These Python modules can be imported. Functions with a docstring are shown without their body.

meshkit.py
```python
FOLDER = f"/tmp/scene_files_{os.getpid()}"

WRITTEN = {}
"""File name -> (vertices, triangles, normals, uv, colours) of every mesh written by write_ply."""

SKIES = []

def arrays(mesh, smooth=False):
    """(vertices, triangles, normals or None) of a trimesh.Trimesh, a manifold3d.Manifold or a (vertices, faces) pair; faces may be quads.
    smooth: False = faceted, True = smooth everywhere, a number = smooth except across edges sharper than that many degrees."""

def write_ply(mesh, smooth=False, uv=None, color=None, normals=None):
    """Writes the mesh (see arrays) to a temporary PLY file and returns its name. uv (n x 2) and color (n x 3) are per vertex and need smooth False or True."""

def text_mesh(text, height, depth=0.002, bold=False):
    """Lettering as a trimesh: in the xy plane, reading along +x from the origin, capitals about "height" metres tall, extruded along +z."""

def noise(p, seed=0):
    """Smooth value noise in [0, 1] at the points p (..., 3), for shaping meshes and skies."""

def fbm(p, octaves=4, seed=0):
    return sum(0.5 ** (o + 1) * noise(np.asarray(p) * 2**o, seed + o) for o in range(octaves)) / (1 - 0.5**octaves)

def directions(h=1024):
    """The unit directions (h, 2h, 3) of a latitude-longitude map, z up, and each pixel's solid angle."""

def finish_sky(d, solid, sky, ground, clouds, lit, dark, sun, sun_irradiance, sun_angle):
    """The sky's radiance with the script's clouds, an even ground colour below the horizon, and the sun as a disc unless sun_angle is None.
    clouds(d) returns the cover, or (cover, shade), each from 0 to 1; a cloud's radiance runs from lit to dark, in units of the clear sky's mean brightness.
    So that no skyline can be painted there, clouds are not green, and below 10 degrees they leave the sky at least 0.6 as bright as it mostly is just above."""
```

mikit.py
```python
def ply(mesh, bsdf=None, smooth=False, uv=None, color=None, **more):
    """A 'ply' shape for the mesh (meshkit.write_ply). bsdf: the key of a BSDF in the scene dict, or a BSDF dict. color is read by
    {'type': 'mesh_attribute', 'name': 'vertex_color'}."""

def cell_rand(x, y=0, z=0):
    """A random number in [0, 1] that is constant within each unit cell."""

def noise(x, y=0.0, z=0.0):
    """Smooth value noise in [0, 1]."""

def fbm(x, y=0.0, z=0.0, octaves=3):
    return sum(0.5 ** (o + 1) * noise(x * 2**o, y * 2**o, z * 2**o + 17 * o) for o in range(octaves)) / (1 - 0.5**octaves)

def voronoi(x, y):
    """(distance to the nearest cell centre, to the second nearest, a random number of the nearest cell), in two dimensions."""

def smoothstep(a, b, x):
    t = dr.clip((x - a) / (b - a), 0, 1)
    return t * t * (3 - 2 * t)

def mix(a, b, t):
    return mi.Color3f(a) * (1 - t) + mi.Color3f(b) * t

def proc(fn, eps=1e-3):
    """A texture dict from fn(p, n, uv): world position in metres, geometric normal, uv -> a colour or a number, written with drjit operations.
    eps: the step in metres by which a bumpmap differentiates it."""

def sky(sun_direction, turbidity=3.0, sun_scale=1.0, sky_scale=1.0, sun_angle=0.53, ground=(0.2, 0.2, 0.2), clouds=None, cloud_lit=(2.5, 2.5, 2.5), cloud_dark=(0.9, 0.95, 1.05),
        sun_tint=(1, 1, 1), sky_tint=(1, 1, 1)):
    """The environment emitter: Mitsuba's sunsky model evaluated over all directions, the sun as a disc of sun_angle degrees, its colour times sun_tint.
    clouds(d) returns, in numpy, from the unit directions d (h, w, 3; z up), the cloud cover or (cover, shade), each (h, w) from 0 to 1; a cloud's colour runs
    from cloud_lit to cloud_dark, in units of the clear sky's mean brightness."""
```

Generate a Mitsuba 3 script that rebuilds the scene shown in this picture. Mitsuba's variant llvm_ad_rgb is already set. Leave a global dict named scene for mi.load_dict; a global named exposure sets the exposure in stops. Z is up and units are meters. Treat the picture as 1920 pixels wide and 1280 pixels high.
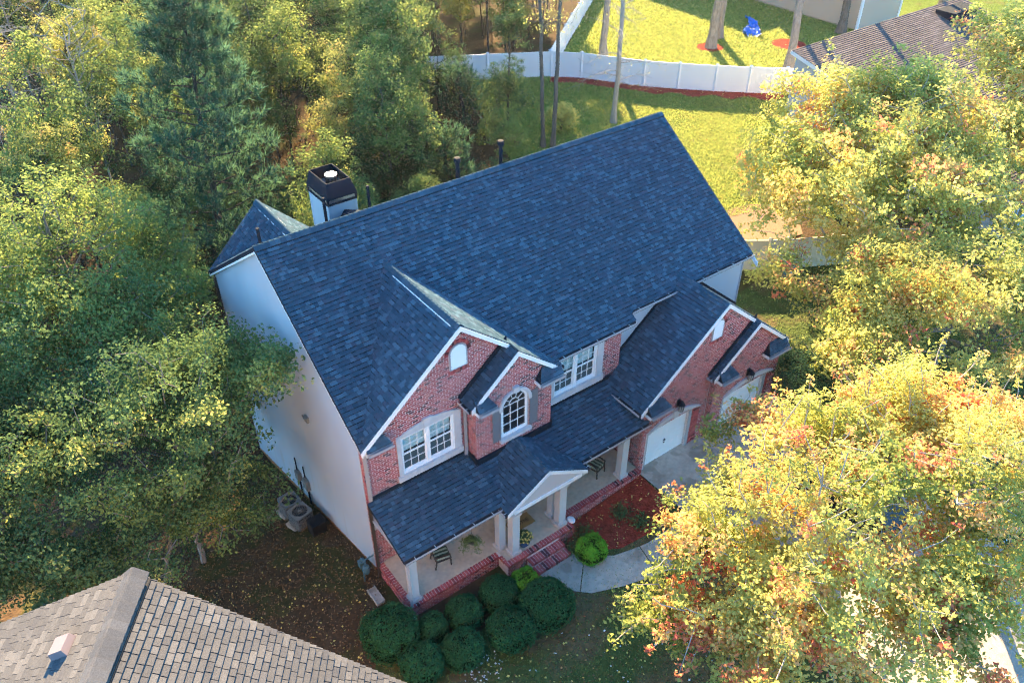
import math
import numpy as np
import trimesh
import shapely
from shapely.geometry import Polygon, box as sbox, Point, LineString
from shapely.prepared import prep
import drjit as dr
import mitsuba as mi
import mikit
import meshkit
from mikit import noise, fbm, cell_rand, smoothstep, mix, voronoi

# ------------------------------------------------------------------ camera, light, exposure
scene, labels = {}, {}
exposure = 4.66
CAM = np.array([-8.005, -19.242, 26.667])
YAW, PITCH = math.radians(36.681), math.radians(-37.749)
FWD = np.array([math.sin(YAW) * math.cos(PITCH), math.cos(YAW) * math.cos(PITCH), math.sin(PITCH)])
T = mi.ScalarTransform4f
scene['camera'] = {'type': 'perspective', 'fov': 62.87, 'fov_axis': 'x', 'near_clip': 0.5, 'far_clip': 3000.0,
                   'to_world': T().look_at(origin=CAM.tolist(), target=(CAM + FWD * 10).tolist(), up=[0, 0, 1])}
HAZE = 0.00014
SUN = (0.49, 0.77, 0.405)
scene['sky'] = mikit.sky(SUN, turbidity=3, sky_scale=0.74, sun_tint=(1.0, 0.93, 0.79), sky_tint=(0.56, 0.98, 1.28))

rs = np.random.RandomState


# ------------------------------------------------------------------ materials
def bsdf(key, d, two=True):
    scene[key] = {'type': 'twosided', 'bsdf': d} if two else d


def plain(key, col, rough=0.6, spec=0.3, metallic=0.0):
    bsdf(key, {'type': 'principled', 'base_color': {'type': 'rgb', 'value': list(col)}, 'roughness': rough, 'specular': spec, 'metallic': metallic})


def procmat(key, fn, rough=0.7, spec=0.25, bump=None, scale=0.01, eps=2e-3):
    d = {'type': 'principled', 'base_color': mikit.proc(fn), 'roughness': rough, 'specular': spec}
    if bump is not None:
        d = {'type': 'bumpmap', 'arbitrary': mikit.proc(bump, eps), 'bsdf': d, 'scale': scale}
    bsdf(key, d)


def shingle_fn(lo, hi, warm):
    def fn(p, n, uv):
        t = 0.55 * uv.x + 0.45 * smoothstep(0.7, 0.92, uv.x)
        c = mix(lo, hi, t)
        c = mix(c, warm, smoothstep(0.72, 0.95, uv.y) * 0.6)
        g = noise(p.x * 60, p.y * 60, p.z * 60)
        w = fbm(p.x * 0.35, p.y * 0.35, p.z * 0.35)
        return c * (0.72 + 0.4 * g) * (0.82 + 0.36 * w)
    return fn


procmat('m_shingle', shingle_fn((0.033, 0.068, 0.097), (0.078, 0.142, 0.188), (0.066, 0.080, 0.114)), 0.95, 0.03)
procmat('m_tan_shingle', shingle_fn((0.096, 0.094, 0.094), (0.146, 0.141, 0.137), (0.082, 0.082, 0.088)), 0.9, 0.15)
procmat('m_plum_shingle', shingle_fn((0.10, 0.085, 0.085), (0.17, 0.145, 0.14), (0.12, 0.10, 0.11)), 0.9, 0.15)


def brick_fn(p, n, uv):
    c = mix((0.27, 0.042, 0.047), (0.46, 0.105, 0.100), uv.x)
    c = mix(c, (0.075, 0.022, 0.028), smoothstep(0.84, 0.9, uv.y))
    c = mix(c, (0.42, 0.13, 0.10), smoothstep(0.12, 0.06, uv.y) * 0.7)
    g = fbm(p.x * 22, p.y * 22, p.z * 22)
    return c * (0.7 + 0.6 * g)


procmat('m_brick', brick_fn, 0.85, 0.2)


def mortar_fn(p, n, uv):
    g = fbm(p.x * 9, p.y * 9, p.z * 9)
    return mix((0.52, 0.46, 0.44), (0.68, 0.62, 0.60), g)


procmat('m_mortar', mortar_fn, 0.9, 0.1)


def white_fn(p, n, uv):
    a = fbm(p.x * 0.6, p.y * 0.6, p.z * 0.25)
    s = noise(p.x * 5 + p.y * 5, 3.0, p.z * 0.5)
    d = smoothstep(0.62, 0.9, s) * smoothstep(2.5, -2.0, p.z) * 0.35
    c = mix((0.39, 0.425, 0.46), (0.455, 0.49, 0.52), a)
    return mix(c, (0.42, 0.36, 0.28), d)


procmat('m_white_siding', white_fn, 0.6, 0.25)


def trim_fn(p, n, uv):
    a = fbm(p.x * 7, p.y * 7, p.z * 3)
    return mix((0.42, 0.41, 0.41), (0.56, 0.55, 0.55), a)


procmat('m_stone_trim', trim_fn, 0.75, 0.2)
plain('m_white_paint', (0.76, 0.76, 0.75), 0.45, 0.35)
plain('m_dark_metal', (0.012, 0.019, 0.029), 0.8, 0.1)
plain('m_gutter', (0.05, 0.055, 0.065), 0.7, 0.2)
plain('m_taupe', (0.30, 0.275, 0.265), 0.55, 0.3)
plain('m_grey_trim', (0.34, 0.33, 0.34), 0.6, 0.3)
plain('m_column', (0.50, 0.47, 0.455), 0.55, 0.3)
plain('m_shutter', (0.155, 0.16, 0.175), 0.55, 0.3)
plain('m_interior', (0.012, 0.016, 0.018), 0.9, 0.1)
plain('m_blind', (0.55, 0.70, 0.70), 0.6, 0.3)
plain('m_screen', (0.07, 0.10, 0.105), 0.6, 0.3)
plain('m_steel', (0.62, 0.62, 0.63), 0.32, 0.5, 1.0)
plain('m_vinyl', (0.80, 0.79, 0.80), 0.4, 0.4)
plain('m_cream_vinyl', (0.66, 0.58, 0.44), 0.45, 0.35)
plain('m_tan_siding', (0.50, 0.38, 0.28), 0.65, 0.25)
plain('m_red_clay', (0.30, 0.125, 0.055), 0.95, 0.05)
plain('m_bronze', (0.055, 0.042, 0.034), 0.5, 0.4)
plain('m_cushion_pale', (0.34, 0.37, 0.27), 0.9, 0.1)
plain('m_cushion_dark', (0.05, 0.07, 0.045), 0.9, 0.1)
plain('m_blue_glaze', (0.03, 0.075, 0.15), 0.2, 0.5)
plain('m_coir', (0.36, 0.21, 0.085), 0.95, 0.05)
plain('m_ink', (0.012, 0.012, 0.012), 0.8, 0.1)
plain('m_meter', (0.07, 0.15, 0.18), 0.5, 0.4)
plain('m_hvac', (0.17, 0.18, 0.175), 0.5, 0.4)
plain('m_tarp', (0.01, 0.13, 0.55), 0.4, 0.45)
plain('m_black_rubber', (0.015, 0.015, 0.016), 0.6, 0.3)
plain('m_pale_plastic', (0.26, 0.21, 0.215), 0.7, 0.15)
plain('m_green_plastic', (0.05, 0.2, 0.12), 0.5, 0.3)
plain('m_orange', (0.6, 0.2, 0.03), 0.7, 0.2)
bsdf('m_car_paint', {'type': 'principled', 'base_color': {'type': 'rgb', 'value': [0.012, 0.013, 0.016]}, 'roughness': 0.25, 'metallic': 0.3, 'clearcoat': 1.0, 'clearcoat_gloss': 0.95})
plain('m_tail_lamp', (0.45, 0.02, 0.02), 0.15, 0.5)
plain('m_lamp_glass', (0.45, 0.45, 0.42), 0.15, 0.6)
plain('m_car_glass', (0.01, 0.012, 0.014), 0.05, 0.6)
scene['m_pane'] = {'type': 'thindielectric', 'int_ior': 1.5}


def concrete_fn(p, n, uv):
    a = fbm(p.x * 0.9, p.y * 0.9)
    b = fbm(p.x * 7, p.y * 7)
    d = smoothstep(0.55, 0.72, fbm(p.x * 1.7 + 9, p.y * 1.7)) * 0.5
    c = mix((0.34, 0.30, 0.25), (0.50, 0.455, 0.39), a) * (0.8 + 0.4 * b)
    return mix(c, (0.17, 0.15, 0.12), d)


procmat('m_concrete', concrete_fn, 0.9, 0.15)


def slab_fn(p, n, uv):
    a = fbm(p.x * 1.6, p.y * 1.6)
    b = fbm(p.x * 9, p.y * 9)
    return mix((0.44, 0.36, 0.265), (0.58, 0.49, 0.375), a) * (0.85 + 0.3 * b)


procmat('m_slab', slab_fn, 0.8, 0.2)


def litter_fn(p, n, uv):
    a = fbm(p.x * 0.5, p.y * 0.5)
    b = fbm(p.x * 6, p.y * 6)
    c = cell_rand(p.x * 16, p.y * 16)
    base = mix((0.050, 0.037, 0.022), (0.100, 0.062, 0.036), a)
    base = mix(base, (0.055, 0.060, 0.020), smoothstep(0.5, 0.66, fbm(p.x * 0.8 + 31, p.y * 0.8)) * 0.75)
    return base * (0.55 + 0.6 * b + 0.3 * c)


procmat('m_litter', litter_fn, 0.95, 0.05, bump=lambda p, n, uv: fbm(p.x * 9, p.y * 9), scale=0.06, eps=0.02)


def lawn_fn(p, n, uv):
    a = fbm(p.x * 0.35, p.y * 0.35)
    b = fbm(p.x * 5, p.y * 5)
    c = cell_rand(p.x * 14, p.y * 14)
    base = mix((0.085, 0.135, 0.022), (0.140, 0.180, 0.030), a)
    base = mix(base, (0.13, 0.10, 0.045), smoothstep(0.55, 0.75, fbm(p.x * 0.9 + 5, p.y * 0.9)) * 0.45)
    return base * (0.6 + 0.55 * b + 0.25 * c)


procmat('m_lawn', lawn_fn, 0.95, 0.05, bump=lambda p, n, uv: fbm(p.x * 7, p.y * 7), scale=0.07, eps=0.02)


def patchy_fn(p, n, uv):
    a = fbm(p.x * 0.7, p.y * 0.7)
    b = fbm(p.x * 6, p.y * 6)
    c = cell_rand(p.x * 18, p.y * 18)
    base = mix((0.060, 0.088, 0.028), (0.115, 0.092, 0.048), smoothstep(0.4, 0.7, a))
    return base * (0.6 + 0.55 * b + 0.25 * c)


procmat('m_patchy_lawn', patchy_fn, 0.95, 0.05, bump=lambda p, n, uv: fbm(p.x * 8, p.y * 8), scale=0.05, eps=0.02)


def mulch_fn(p, n, uv):
    b = fbm(p.x * 8, p.y * 8)
    c = cell_rand(p.x * 22 + p.y * 5, p.y * 14)
    return mix((0.19, 0.030, 0.020), (0.36, 0.062, 0.040), c) * (0.6 + 0.8 * b)


procmat('m_mulch', mulch_fn, 0.95, 0.05, bump=lambda p, n, uv: fbm(p.x * 14, p.y * 14), scale=0.05, eps=0.01)


def bark_fn(p, n, uv):
    a = noise(p.x * 14, p.y * 14, p.z * 2.5)
    b = fbm(p.x * 3, p.y * 3, p.z * 3)
    c = mix((0.060, 0.048, 0.040), (0.40, 0.35, 0.30), uv.x * uv.x)
    return c * (0.55 + 0.5 * a + 0.4 * b)


procmat('m_bark', bark_fn, 0.95, 0.1)

GRAD = [(0.0, (0.075, 0.165, 0.110)), (0.14, (0.070, 0.135, 0.062)), (0.30, (0.155, 0.235, 0.090)), (0.46, (0.32, 0.38, 0.105)),
        (0.60, (0.60, 0.57, 0.17)), (0.72, (0.80, 0.64, 0.22)), (0.84, (0.74, 0.38, 0.17)), (1.0, (0.64, 0.15, 0.12))]


def leaf_fn(p, n, uv):
    c = mi.Color3f(GRAD[0][1])
    for (a, ca), (b, cb) in zip(GRAD[:-1], GRAD[1:]):
        c = mix(c, cb, dr.clip((uv.x - a) / (b - a), 0, 1))
    return dr.minimum(c * (0.5 + 0.8 * uv.y), 0.95)


scene['m_leaf'] = {'type': 'principledthin', 'base_color': mikit.proc(leaf_fn), 'roughness': 0.4, 'diff_trans': 1.0, 'eta': 1.45}


def shrub_fn(p, n, uv):
    return mix((0.028, 0.105, 0.052), (0.17, 0.40, 0.035), uv.x) * (0.35 + 1.1 * uv.y)


scene['m_shrub_leaf'] = {'type': 'principledthin', 'base_color': mikit.proc(shrub_fn), 'roughness': 0.35, 'diff_trans': 0.6, 'eta': 1.45}


# ------------------------------------------------------------------ mesh helpers
def tm(v, f):
    return trimesh.Trimesh(np.asarray(v, float), np.asarray(f, int), process=False)


def cat(ms):
    return trimesh.util.concatenate([m for m in ms if m is not None and len(m.faces)])


def box(x0, x1, y0, y1, z0, z1):
    return trimesh.creation.box(bounds=[[min(x0, x1), min(y0, y1), min(z0, z1)], [max(x0, x1), max(y0, y1), max(z0, z1)]])


def bar(a, b, w, h=None, up=(0, 0, 1)):
    a, b = np.asarray(a, float), np.asarray(b, float)
    h = w if h is None else h
    d = b - a
    L = np.linalg.norm(d)
    d = d / L
    u = np.asarray(up, float)
    if abs(d @ u) > 0.99:
        u = np.array([1.0, 0, 0])
    s = np.cross(d, u)
    s /= np.linalg.norm(s)
    u = np.cross(s, d)
    m = trimesh.creation.box(extents=[L, w, h])
    M = np.eye(4)
    M[:3, 0], M[:3, 1], M[:3, 2], M[:3, 3] = d, s, u, (a + b) / 2
    m.apply_transform(M)
    return m


def cyl(a, b, r, n=14):
    return trimesh.creation.cylinder(radius=r, segment=[a, b], sections=n)


def lathe(profile, at=(0, 0, 0), n=24):
    m = trimesh.creation.revolve(np.asarray(profile, float), sections=n)
    m.apply_translation(at)
    return m


def frame(O, U, V):
    U, V = np.asarray(U, float), np.asarray(V, float)
    U, V = U / np.linalg.norm(U), V / np.linalg.norm(V)
    return np.asarray(O, float), U, V, np.cross(U, V)


def extrude(poly, fr, d0, d1):
    O, U, V, N = fr
    out = []
    for g in getattr(poly, 'geoms', [poly]):
        if g.is_empty or g.geom_type != 'Polygon' or g.area < 1e-6:
            continue
        m = trimesh.creation.extrude_polygon(g, d1 - d0, engine='earcut')
        v = m.vertices
        m.vertices = O + v[:, :1] * U + v[:, 1:2] * V + (v[:, 2:3] + d0) * N
        out.append(m)
    return cat(out) if out else None


class Pieces:
    """Many small flat-topped pieces (bricks, shingles): each one its own verts, faces and tone."""
    def __init__(self, seed):
        self.items, self.rng = [], rs(seed)

    def add(self, pts, tops, bottom, fr, tone=None):
        O, U, V, N = fr
        p = np.asarray(pts, float)
        n = len(p)
        base = O + p[:, :1] * U + p[:, 1:2] * V
        v = np.vstack([base + np.reshape(tops, (-1, 1)) * N, base + bottom * N])
        f = [(0, i, i + 1) for i in range(1, n - 1)]
        for i in range(n):
            j = (i + 1) % n
            f += [(i, n + i, n + j), (i, n + j, j)]
        self.items.append((v, np.array(f), tone if tone is not None else (self.rng.rand(), self.rng.rand())))

    def raw(self, m, tone=None):
        self.items.append((np.asarray(m.vertices), np.asarray(m.faces), tone if tone is not None else (self.rng.rand(), self.rng.rand())))

    def emit(self, prefix, plural, mat, most=300):
        d = [np.linalg.norm(v.mean(0) - CAM) / math.sqrt(max(1e-6, (np.ptp(v, axis=0) ** 2).sum())) for v, f, t in self.items]
        order = np.argsort(d, kind='stable')
        first = order[:most] if len(order) > most else order
        for i, k in enumerate(sorted(first)):
            v, f, t = self.items[k]
            scene[prefix if i == 0 else f'{prefix}_{i:03d}'] = mikit.ply(tm(v, f), mat, uv=np.tile(t, (len(v), 1)))
        rest = [self.items[k] for k in sorted(set(range(len(order))) - set(first.tolist()))]
        if rest:
            add_joined(plural, rest, mat)
            labels[plural] = {'kind': 'stuff'}


def add_joined(key, items, mat, **more):
    n = np.cumsum([0] + [len(v) for v, f, t in items])
    V = np.vstack([v for v, f, t in items])
    F = np.vstack([f + a for (v, f, t), a in zip(items, n)])
    UV = np.vstack([np.tile(t, (len(v), 1)) for v, f, t in items])
    scene[key] = mikit.ply(tm(V, F), mat, uv=UV, **more)


USED = {}


def fresh(key):
    k = USED.get(key, 0)
    USED[key] = k + 1
    return key if k == 0 else f'{key}_{k:03d}'


def part(key, mesh, mat, smooth=False, label=None):
    key = fresh(key)
    if isinstance(mesh, list):
        mesh = cat(mesh)
    scene[key] = mikit.ply(mesh, mat, smooth=smooth)
    if label:
        labels[key] = {'label': label}
    return key


def thing(key, label, category, group=None):
    key = fresh(key)
    labels[key] = {'label': label, 'category': category}
    if group:
        labels[key]['group'] = group
    return key


def whole(key, mesh, mat, label, category, group=None, smooth=False):
    key = thing(key, label, category, group)
    scene[key] = mikit.ply(cat(mesh) if isinstance(mesh, list) else mesh, mat, smooth=smooth)
    return key


def setting(key, mesh, mat, kind='structure', label=None):
    scene[key] = mikit.ply(mesh, mat, smooth=False)
    labels[key] = {'kind': kind}
    if label:
        labels[key]['label'] = label


# ------------------------------------------------------------------ terrain
def ss(a, b, x):
    t = np.clip((np.asarray(x, float) - a) / (b - a), 0, 1)
    return t * t * (3 - 2 * t)


def gz(x, y):
    x, y = np.asarray(x, float), np.asarray(y, float)
    drop = -0.31 * np.clip(y - 0.3, 0, 12.5) * (1 - ss(9, 25, x)) * (1 - 0.75 * ss(18, 60, y))
    return -0.3 + 0.3 * ss(8, 11.5, x) + drop


def sheet(poly, lift, step=0.8, relief=0.0, seed=1):
    """A ground sheet: the polygon cut into a grid and laid on the terrain."""
    tri_v, tri_f = [], []
    x0, y0, x1, y1 = poly.bounds
    pp = prep(poly)
    n = 0
    for i in range(int(math.ceil((x1 - x0) / step))):
        for j in range(int(math.ceil((y1 - y0) / step))):
            c = sbox(x0 + i * step, y0 + j * step, x0 + (i + 1) * step, y0 + (j + 1) * step)
            if pp.contains(c):
                q = [np.array(c.exterior.coords)[:-1]]
            elif pp.intersects(c):
                r = c.intersection(poly)
                q = []
                for g in getattr(r, 'geoms', [r]):
                    if g.geom_type == 'Polygon' and g.area > 1e-5:
                        q.append(np.array(shapely.geometry.polygon.orient(g).exterior.coords)[:-1])
            else:
                continue
            for a in q:
                if not shapely.geometry.LinearRing(a).is_ccw:
                    a = a[::-1]
                z = gz(a[:, 0], a[:, 1]) + lift
                tri_v.append(np.column_stack([a, z]))
                tri_f += [(n, n + k, n + k + 1) for k in range(1, len(a) - 1)]
                n += len(a)
    return tm(np.vstack(tri_v), tri_f)


gx = np.concatenate([[-230, -180, -110], np.arange(-70, 131, 1.6), [180, 240, 300]])
gy = np.concatenate([[-230, -170, -110], np.arange(-60, 141, 1.6), [200, 260, 320]])
GX, GY = np.meshgrid(gx, gy, indexing='ij')
GZ = gz(GX, GY) + 0.10 * (meshkit.fbm(np.stack([GX * 0.25, GY * 0.25, GX * 0], -1)) - 0.5) * ss(4, 20, GY) * (1 - ss(18, 30, GX)) - 0.02
nx, ny = GX.shape
idx = np.arange(nx * ny).reshape(nx, ny)
gf = np.stack([idx[:-1, :-1], idx[1:, :-1], idx[1:, 1:], idx[:-1, 1:]], -1).reshape(-1, 4)
setting('ground', tm(np.column_stack([GX.ravel(), GY.ravel(), GZ.ravel()]), np.vstack([gf[:, [0, 1, 2]], gf[:, [0, 2, 3]]])), 'm_litter', label='brown soil and leaf litter under the wood and beside the house')

wig = lambda t, a, k, s: a * np.sin(t * k + s)
fence_line = [(27.95, 42.5), (33.2, 39.6), (38.0, 36.8), (39.9, 35.0), (42.9, 30.3), (44.8, 28.1), (46.9, 25.9), (48.9, 24.0), (51.1, 22.0)]
back_poly = Polygon([(24.5, 12), (35.3, 9.6), (38, 4), (50, 5), (51.1, 22.0)] + fence_line[::-1][1:-1] + [(30, 38), (27, 30), (23, 20)])
setting('lawn', sheet(back_poly, 0.004), 'm_lawn', label='green back lawn behind the house, half in shade')
rear_poly = Polygon([(38.0, 36.9), (39.9, 35.1), (42.9, 30.4), (46.9, 26), (51.2, 22), (62, 18), (110, 10), (110, 95), (80, 75), (56.3, 52.1)])
setting('lawn_001', sheet(rear_poly, 0.004, 1.2), 'm_lawn', label='rear lawn beyond the white fence with long tree shadows')
front_poly = Polygon([(-3.0, -4.6), (-1.4, -2.3), (1.0, -4.6), (4.4, -3.6), (11.4, -2.9), (11.4, -40), (-30, -40), (-30, -12), (-8, -8)])
setting('front_lawn', sheet(front_poly, 0.004), 'm_patchy_lawn', label='patchy front lawn with fallen leaves in the shade of the house')
side_poly = Polygon([(20.2, -40), (20.2, 3.9), (28.6, 4.6), (38, 4), (60, -10), (60, -40)])
setting('side_lawn', sheet(side_poly, 0.004), 'm_patchy_lawn', label='lawn right of the driveway, dotted with pale leaves')
drive_poly = Polygon([(11.42, -2.12), (15.28, -2.12), (15.28, -2.4), (20.1, -2.4), (20.1, -23), (11.5, -23)])
setting('driveway', sheet(drive_poly, 0.012, 1.0), 'm_concrete', label='pale concrete driveway in front of the garage doors')
walk_poly = Polygon([(4.85, -3.75), (6.45, -3.75), (6.9, -4.15), (7.75, -4.8), (9.2, -5.2), (11.4, -5.3), (11.4, -6.7), (8.6, -6.5), (7.1, -6.1), (5.9, -5.6), (5.1, -4.8)])
joint = LineString([(6.95, -4.0), (5.3, -5.6)]).buffer(0.018)
joint2 = LineString([(8.9, -4.9), (8.5, -6.8)]).buffer(0.018)
setting('walkway', sheet(walk_poly.difference(joint).difference(joint2), 0.03, 0.7), 'm_concrete', label='curved concrete front walk')
patio_poly = Polygon([(28.6, 11.6), (33.6, 11.0), (36.4, 9.2), (33.6, 6.3), (30.0, 7.0), (27.6, 8.6)])
plain('m_brown_slab', (0.26, 0.17, 0.11), 0.95, 0.05)
setting('patio', sheet(patio_poly, 0.03, 1.0), 'm_brown_slab', label='bare brown patio slab right of the house')
bed_poly = Polygon([(7.1, -2.5), (11.35, -2.5), (11.35, -4.6), (9.6, -4.9), (8.2, -4.7), (7.0, -3.95), (6.6, -3.4)])
setting('mulch_bed', sheet(bed_poly, 0.02, 0.6), 'm_mulch', label='red mulch bed along the porch')
edge = []
for k in range(60):
    t = k / 59
    s = t * 20.5
    i = min(int(t * 5.999), 5)
    fl = np.array(fence_line[2:])
    seg = np.linspace(0, len(fl) - 1.001, 60)[k]
    a, b = fl[int(seg)], fl[min(int(seg) + 1, len(fl) - 1)]
    q = a + (b - a) * (seg - int(seg))
    edge.append(q - np.array([0.7, 0.72]) * (1.35 + 0.36 * math.sin(s * 1.75) * (0.3 if t < 0.35 else 1.0)))
bed2 = Polygon([tuple(q) for q in fence_line[2:]] + [tuple(q) for q in edge[::-1]]).buffer(0)
setting('mulch_bed_001', sheet(bed2, 0.02, 0.6), 'm_mulch', label='wavy red mulch bed along the white fence')
for key, c, r in (('mulch_ring', (54.9, 33.7), 1.25), ('mulch_ring_001', (61.6, 29.8), 1.6), ('mulch_ring_002', (45.2, 38.0), 0.7)):
    setting(key, sheet(Point(c).buffer(r), 0.02, 0.5), 'm_mulch', label='ring of red mulch round a tree trunk')

# ------------------------------------------------------------------ the house
O_, L_, D_, HE, TS, YR, Q = 0.3, 19.67, 13.3, 6.548, 0.688, 6.509, 0.176
HR = HE + TS * (YR + O_)
XG, ZG, TG = 3.96, 10.02, 0.839
XGG, ZGG, TGG = 15.53, 7.238, 0.819
TB = (HR - HE) / (13.6 - YR)
H = thing('house', 'large two-storey red brick house with dark blue-grey shingle roof in the middle', 'house')
decks, shingles = [], Pieces(11)
EXPO = 0.168


def roof_plane(plan, O, A, up_xy, slope, P=None, deck=None, expo=EXPO, wmin=0.09, wmax=0.26, drop=0.14, lift=1.0, gap=0.002, seam=0.024):
    """plan polygon (x, y) of a plane through O that rises by slope per metre along up_xy; A runs along the eave."""
    P = shingles if P is None else P
    deck = decks if deck is None else deck
    up_xy = np.array([*up_xy, 0.0]) / np.linalg.norm(up_xy)
    fr = frame(O, [*A, 0], up_xy + np.array([0, 0, slope]))
    O, U, V, N = fr
    if N[2] < 0:
        U = -U
        fr = (O, U, V, np.cross(U, V))
        N = fr[3]
    M = np.array([[U[0], V[0]], [U[1], V[1]]])
    ab = np.linalg.solve(M, (np.asarray(plan, float) - O[:2]).T).T
    poly = Polygon(ab).buffer(0)
    deck.append(extrude(poly, fr, -drop, 0.0))
    a0, b0, a1, b1 = poly.bounds
    pp = prep(poly.buffer(1e-6))
    r = P.rng
    for k in range(int(math.ceil((b1 - b0) / expo))):
        y0, y1 = b0 + k * expo, b0 + (k + 1) * expo
        x = a0 - r.rand() * 0.3
        while x < a1:
            w = r.uniform(wmin, wmax)
            c = sbox(x + gap, y0 + gap * 0.5, x + w - gap, y1 - seam * r.choice([0.2, 0.3, 0.9, 1.25]))
            x += w
            if pp.contains(c):
                gs = [c]
            elif pp.intersects(c):
                g = c.intersection(poly)
                gs = [q for q in getattr(g, 'geoms', [g]) if q.geom_type == 'Polygon' and q.area > 4e-4]
            else:
                continue
            ex = (0.005 if r.rand() < 0.5 else 0.011) * lift
            for q in gs:
                pts = np.array(shapely.geometry.polygon.orient(q).exterior.coords)[:-1]
                t = 0.005 + (1 - (pts[:, 1] - y0) / expo) * (0.026 * lift + ex)
                P.add(pts, t, 0.0005, fr)


caps = Pieces(12)


def ridge_caps(a, b, s_left, s_right, width=0.17, step=0.2, lift=0.05, P=None):
    """Bent cap pieces along a ridge from a to b; s_left, s_right: slopes falling to each side."""
    P = caps if P is None else P
    a, b = np.asarray(a, float), np.asarray(b, float)
    d = b - a
    n = max(1, int(np.linalg.norm(d) / step))
    d = d / np.linalg.norm(d)
    side = np.cross(d, [0, 0, 1.0])
    side /= np.linalg.norm(side)
    for k in range(n):
        p0, p1 = a + d * (k * step - 0.02), a + d * ((k + 1) * step + 0.03)
        h0, h1 = lift + 0.030, lift + 0.004
        rows = []
        for p, h in ((p0, h0), (p1, h1)):
            up = np.array([0, 0, 1.0])
            rows.append([p + up * (h - 0.02) - side * width - up * width * s_left, p + up * h - side * 0.03 - up * 0.03 * s_left * 0.6, p + up * h + side * 0.03 - up * 0.03 * s_right * 0.6,
                         p + up * (h - 0.02) + side * width - up * width * s_right])
        v = np.array(rows[0] + rows[1])
        v = np.vstack([v, v - [0, 0, 0.02]])
        f = []
        for i in range(3):
            f += [(i, i + 4, i + 5), (i, i + 5, i + 1)]
        for i in range(3):
            f += [(i, i + 1, i + 9), (i, i + 9, i + 8)]
        f += [(0, 8, 12), (0, 12, 4), (3, 7, 15), (3, 15, 11)]
        P.items.append((v, np.array(f), (0.25 + P.rng.rand() * 0.6, P.rng.rand() * 0.75)))


zv = ZG  # front gable ridge
yv = (ZG - HE) / TS - O_
XR = 2 * XG + Q
XM = 12.39
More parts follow.
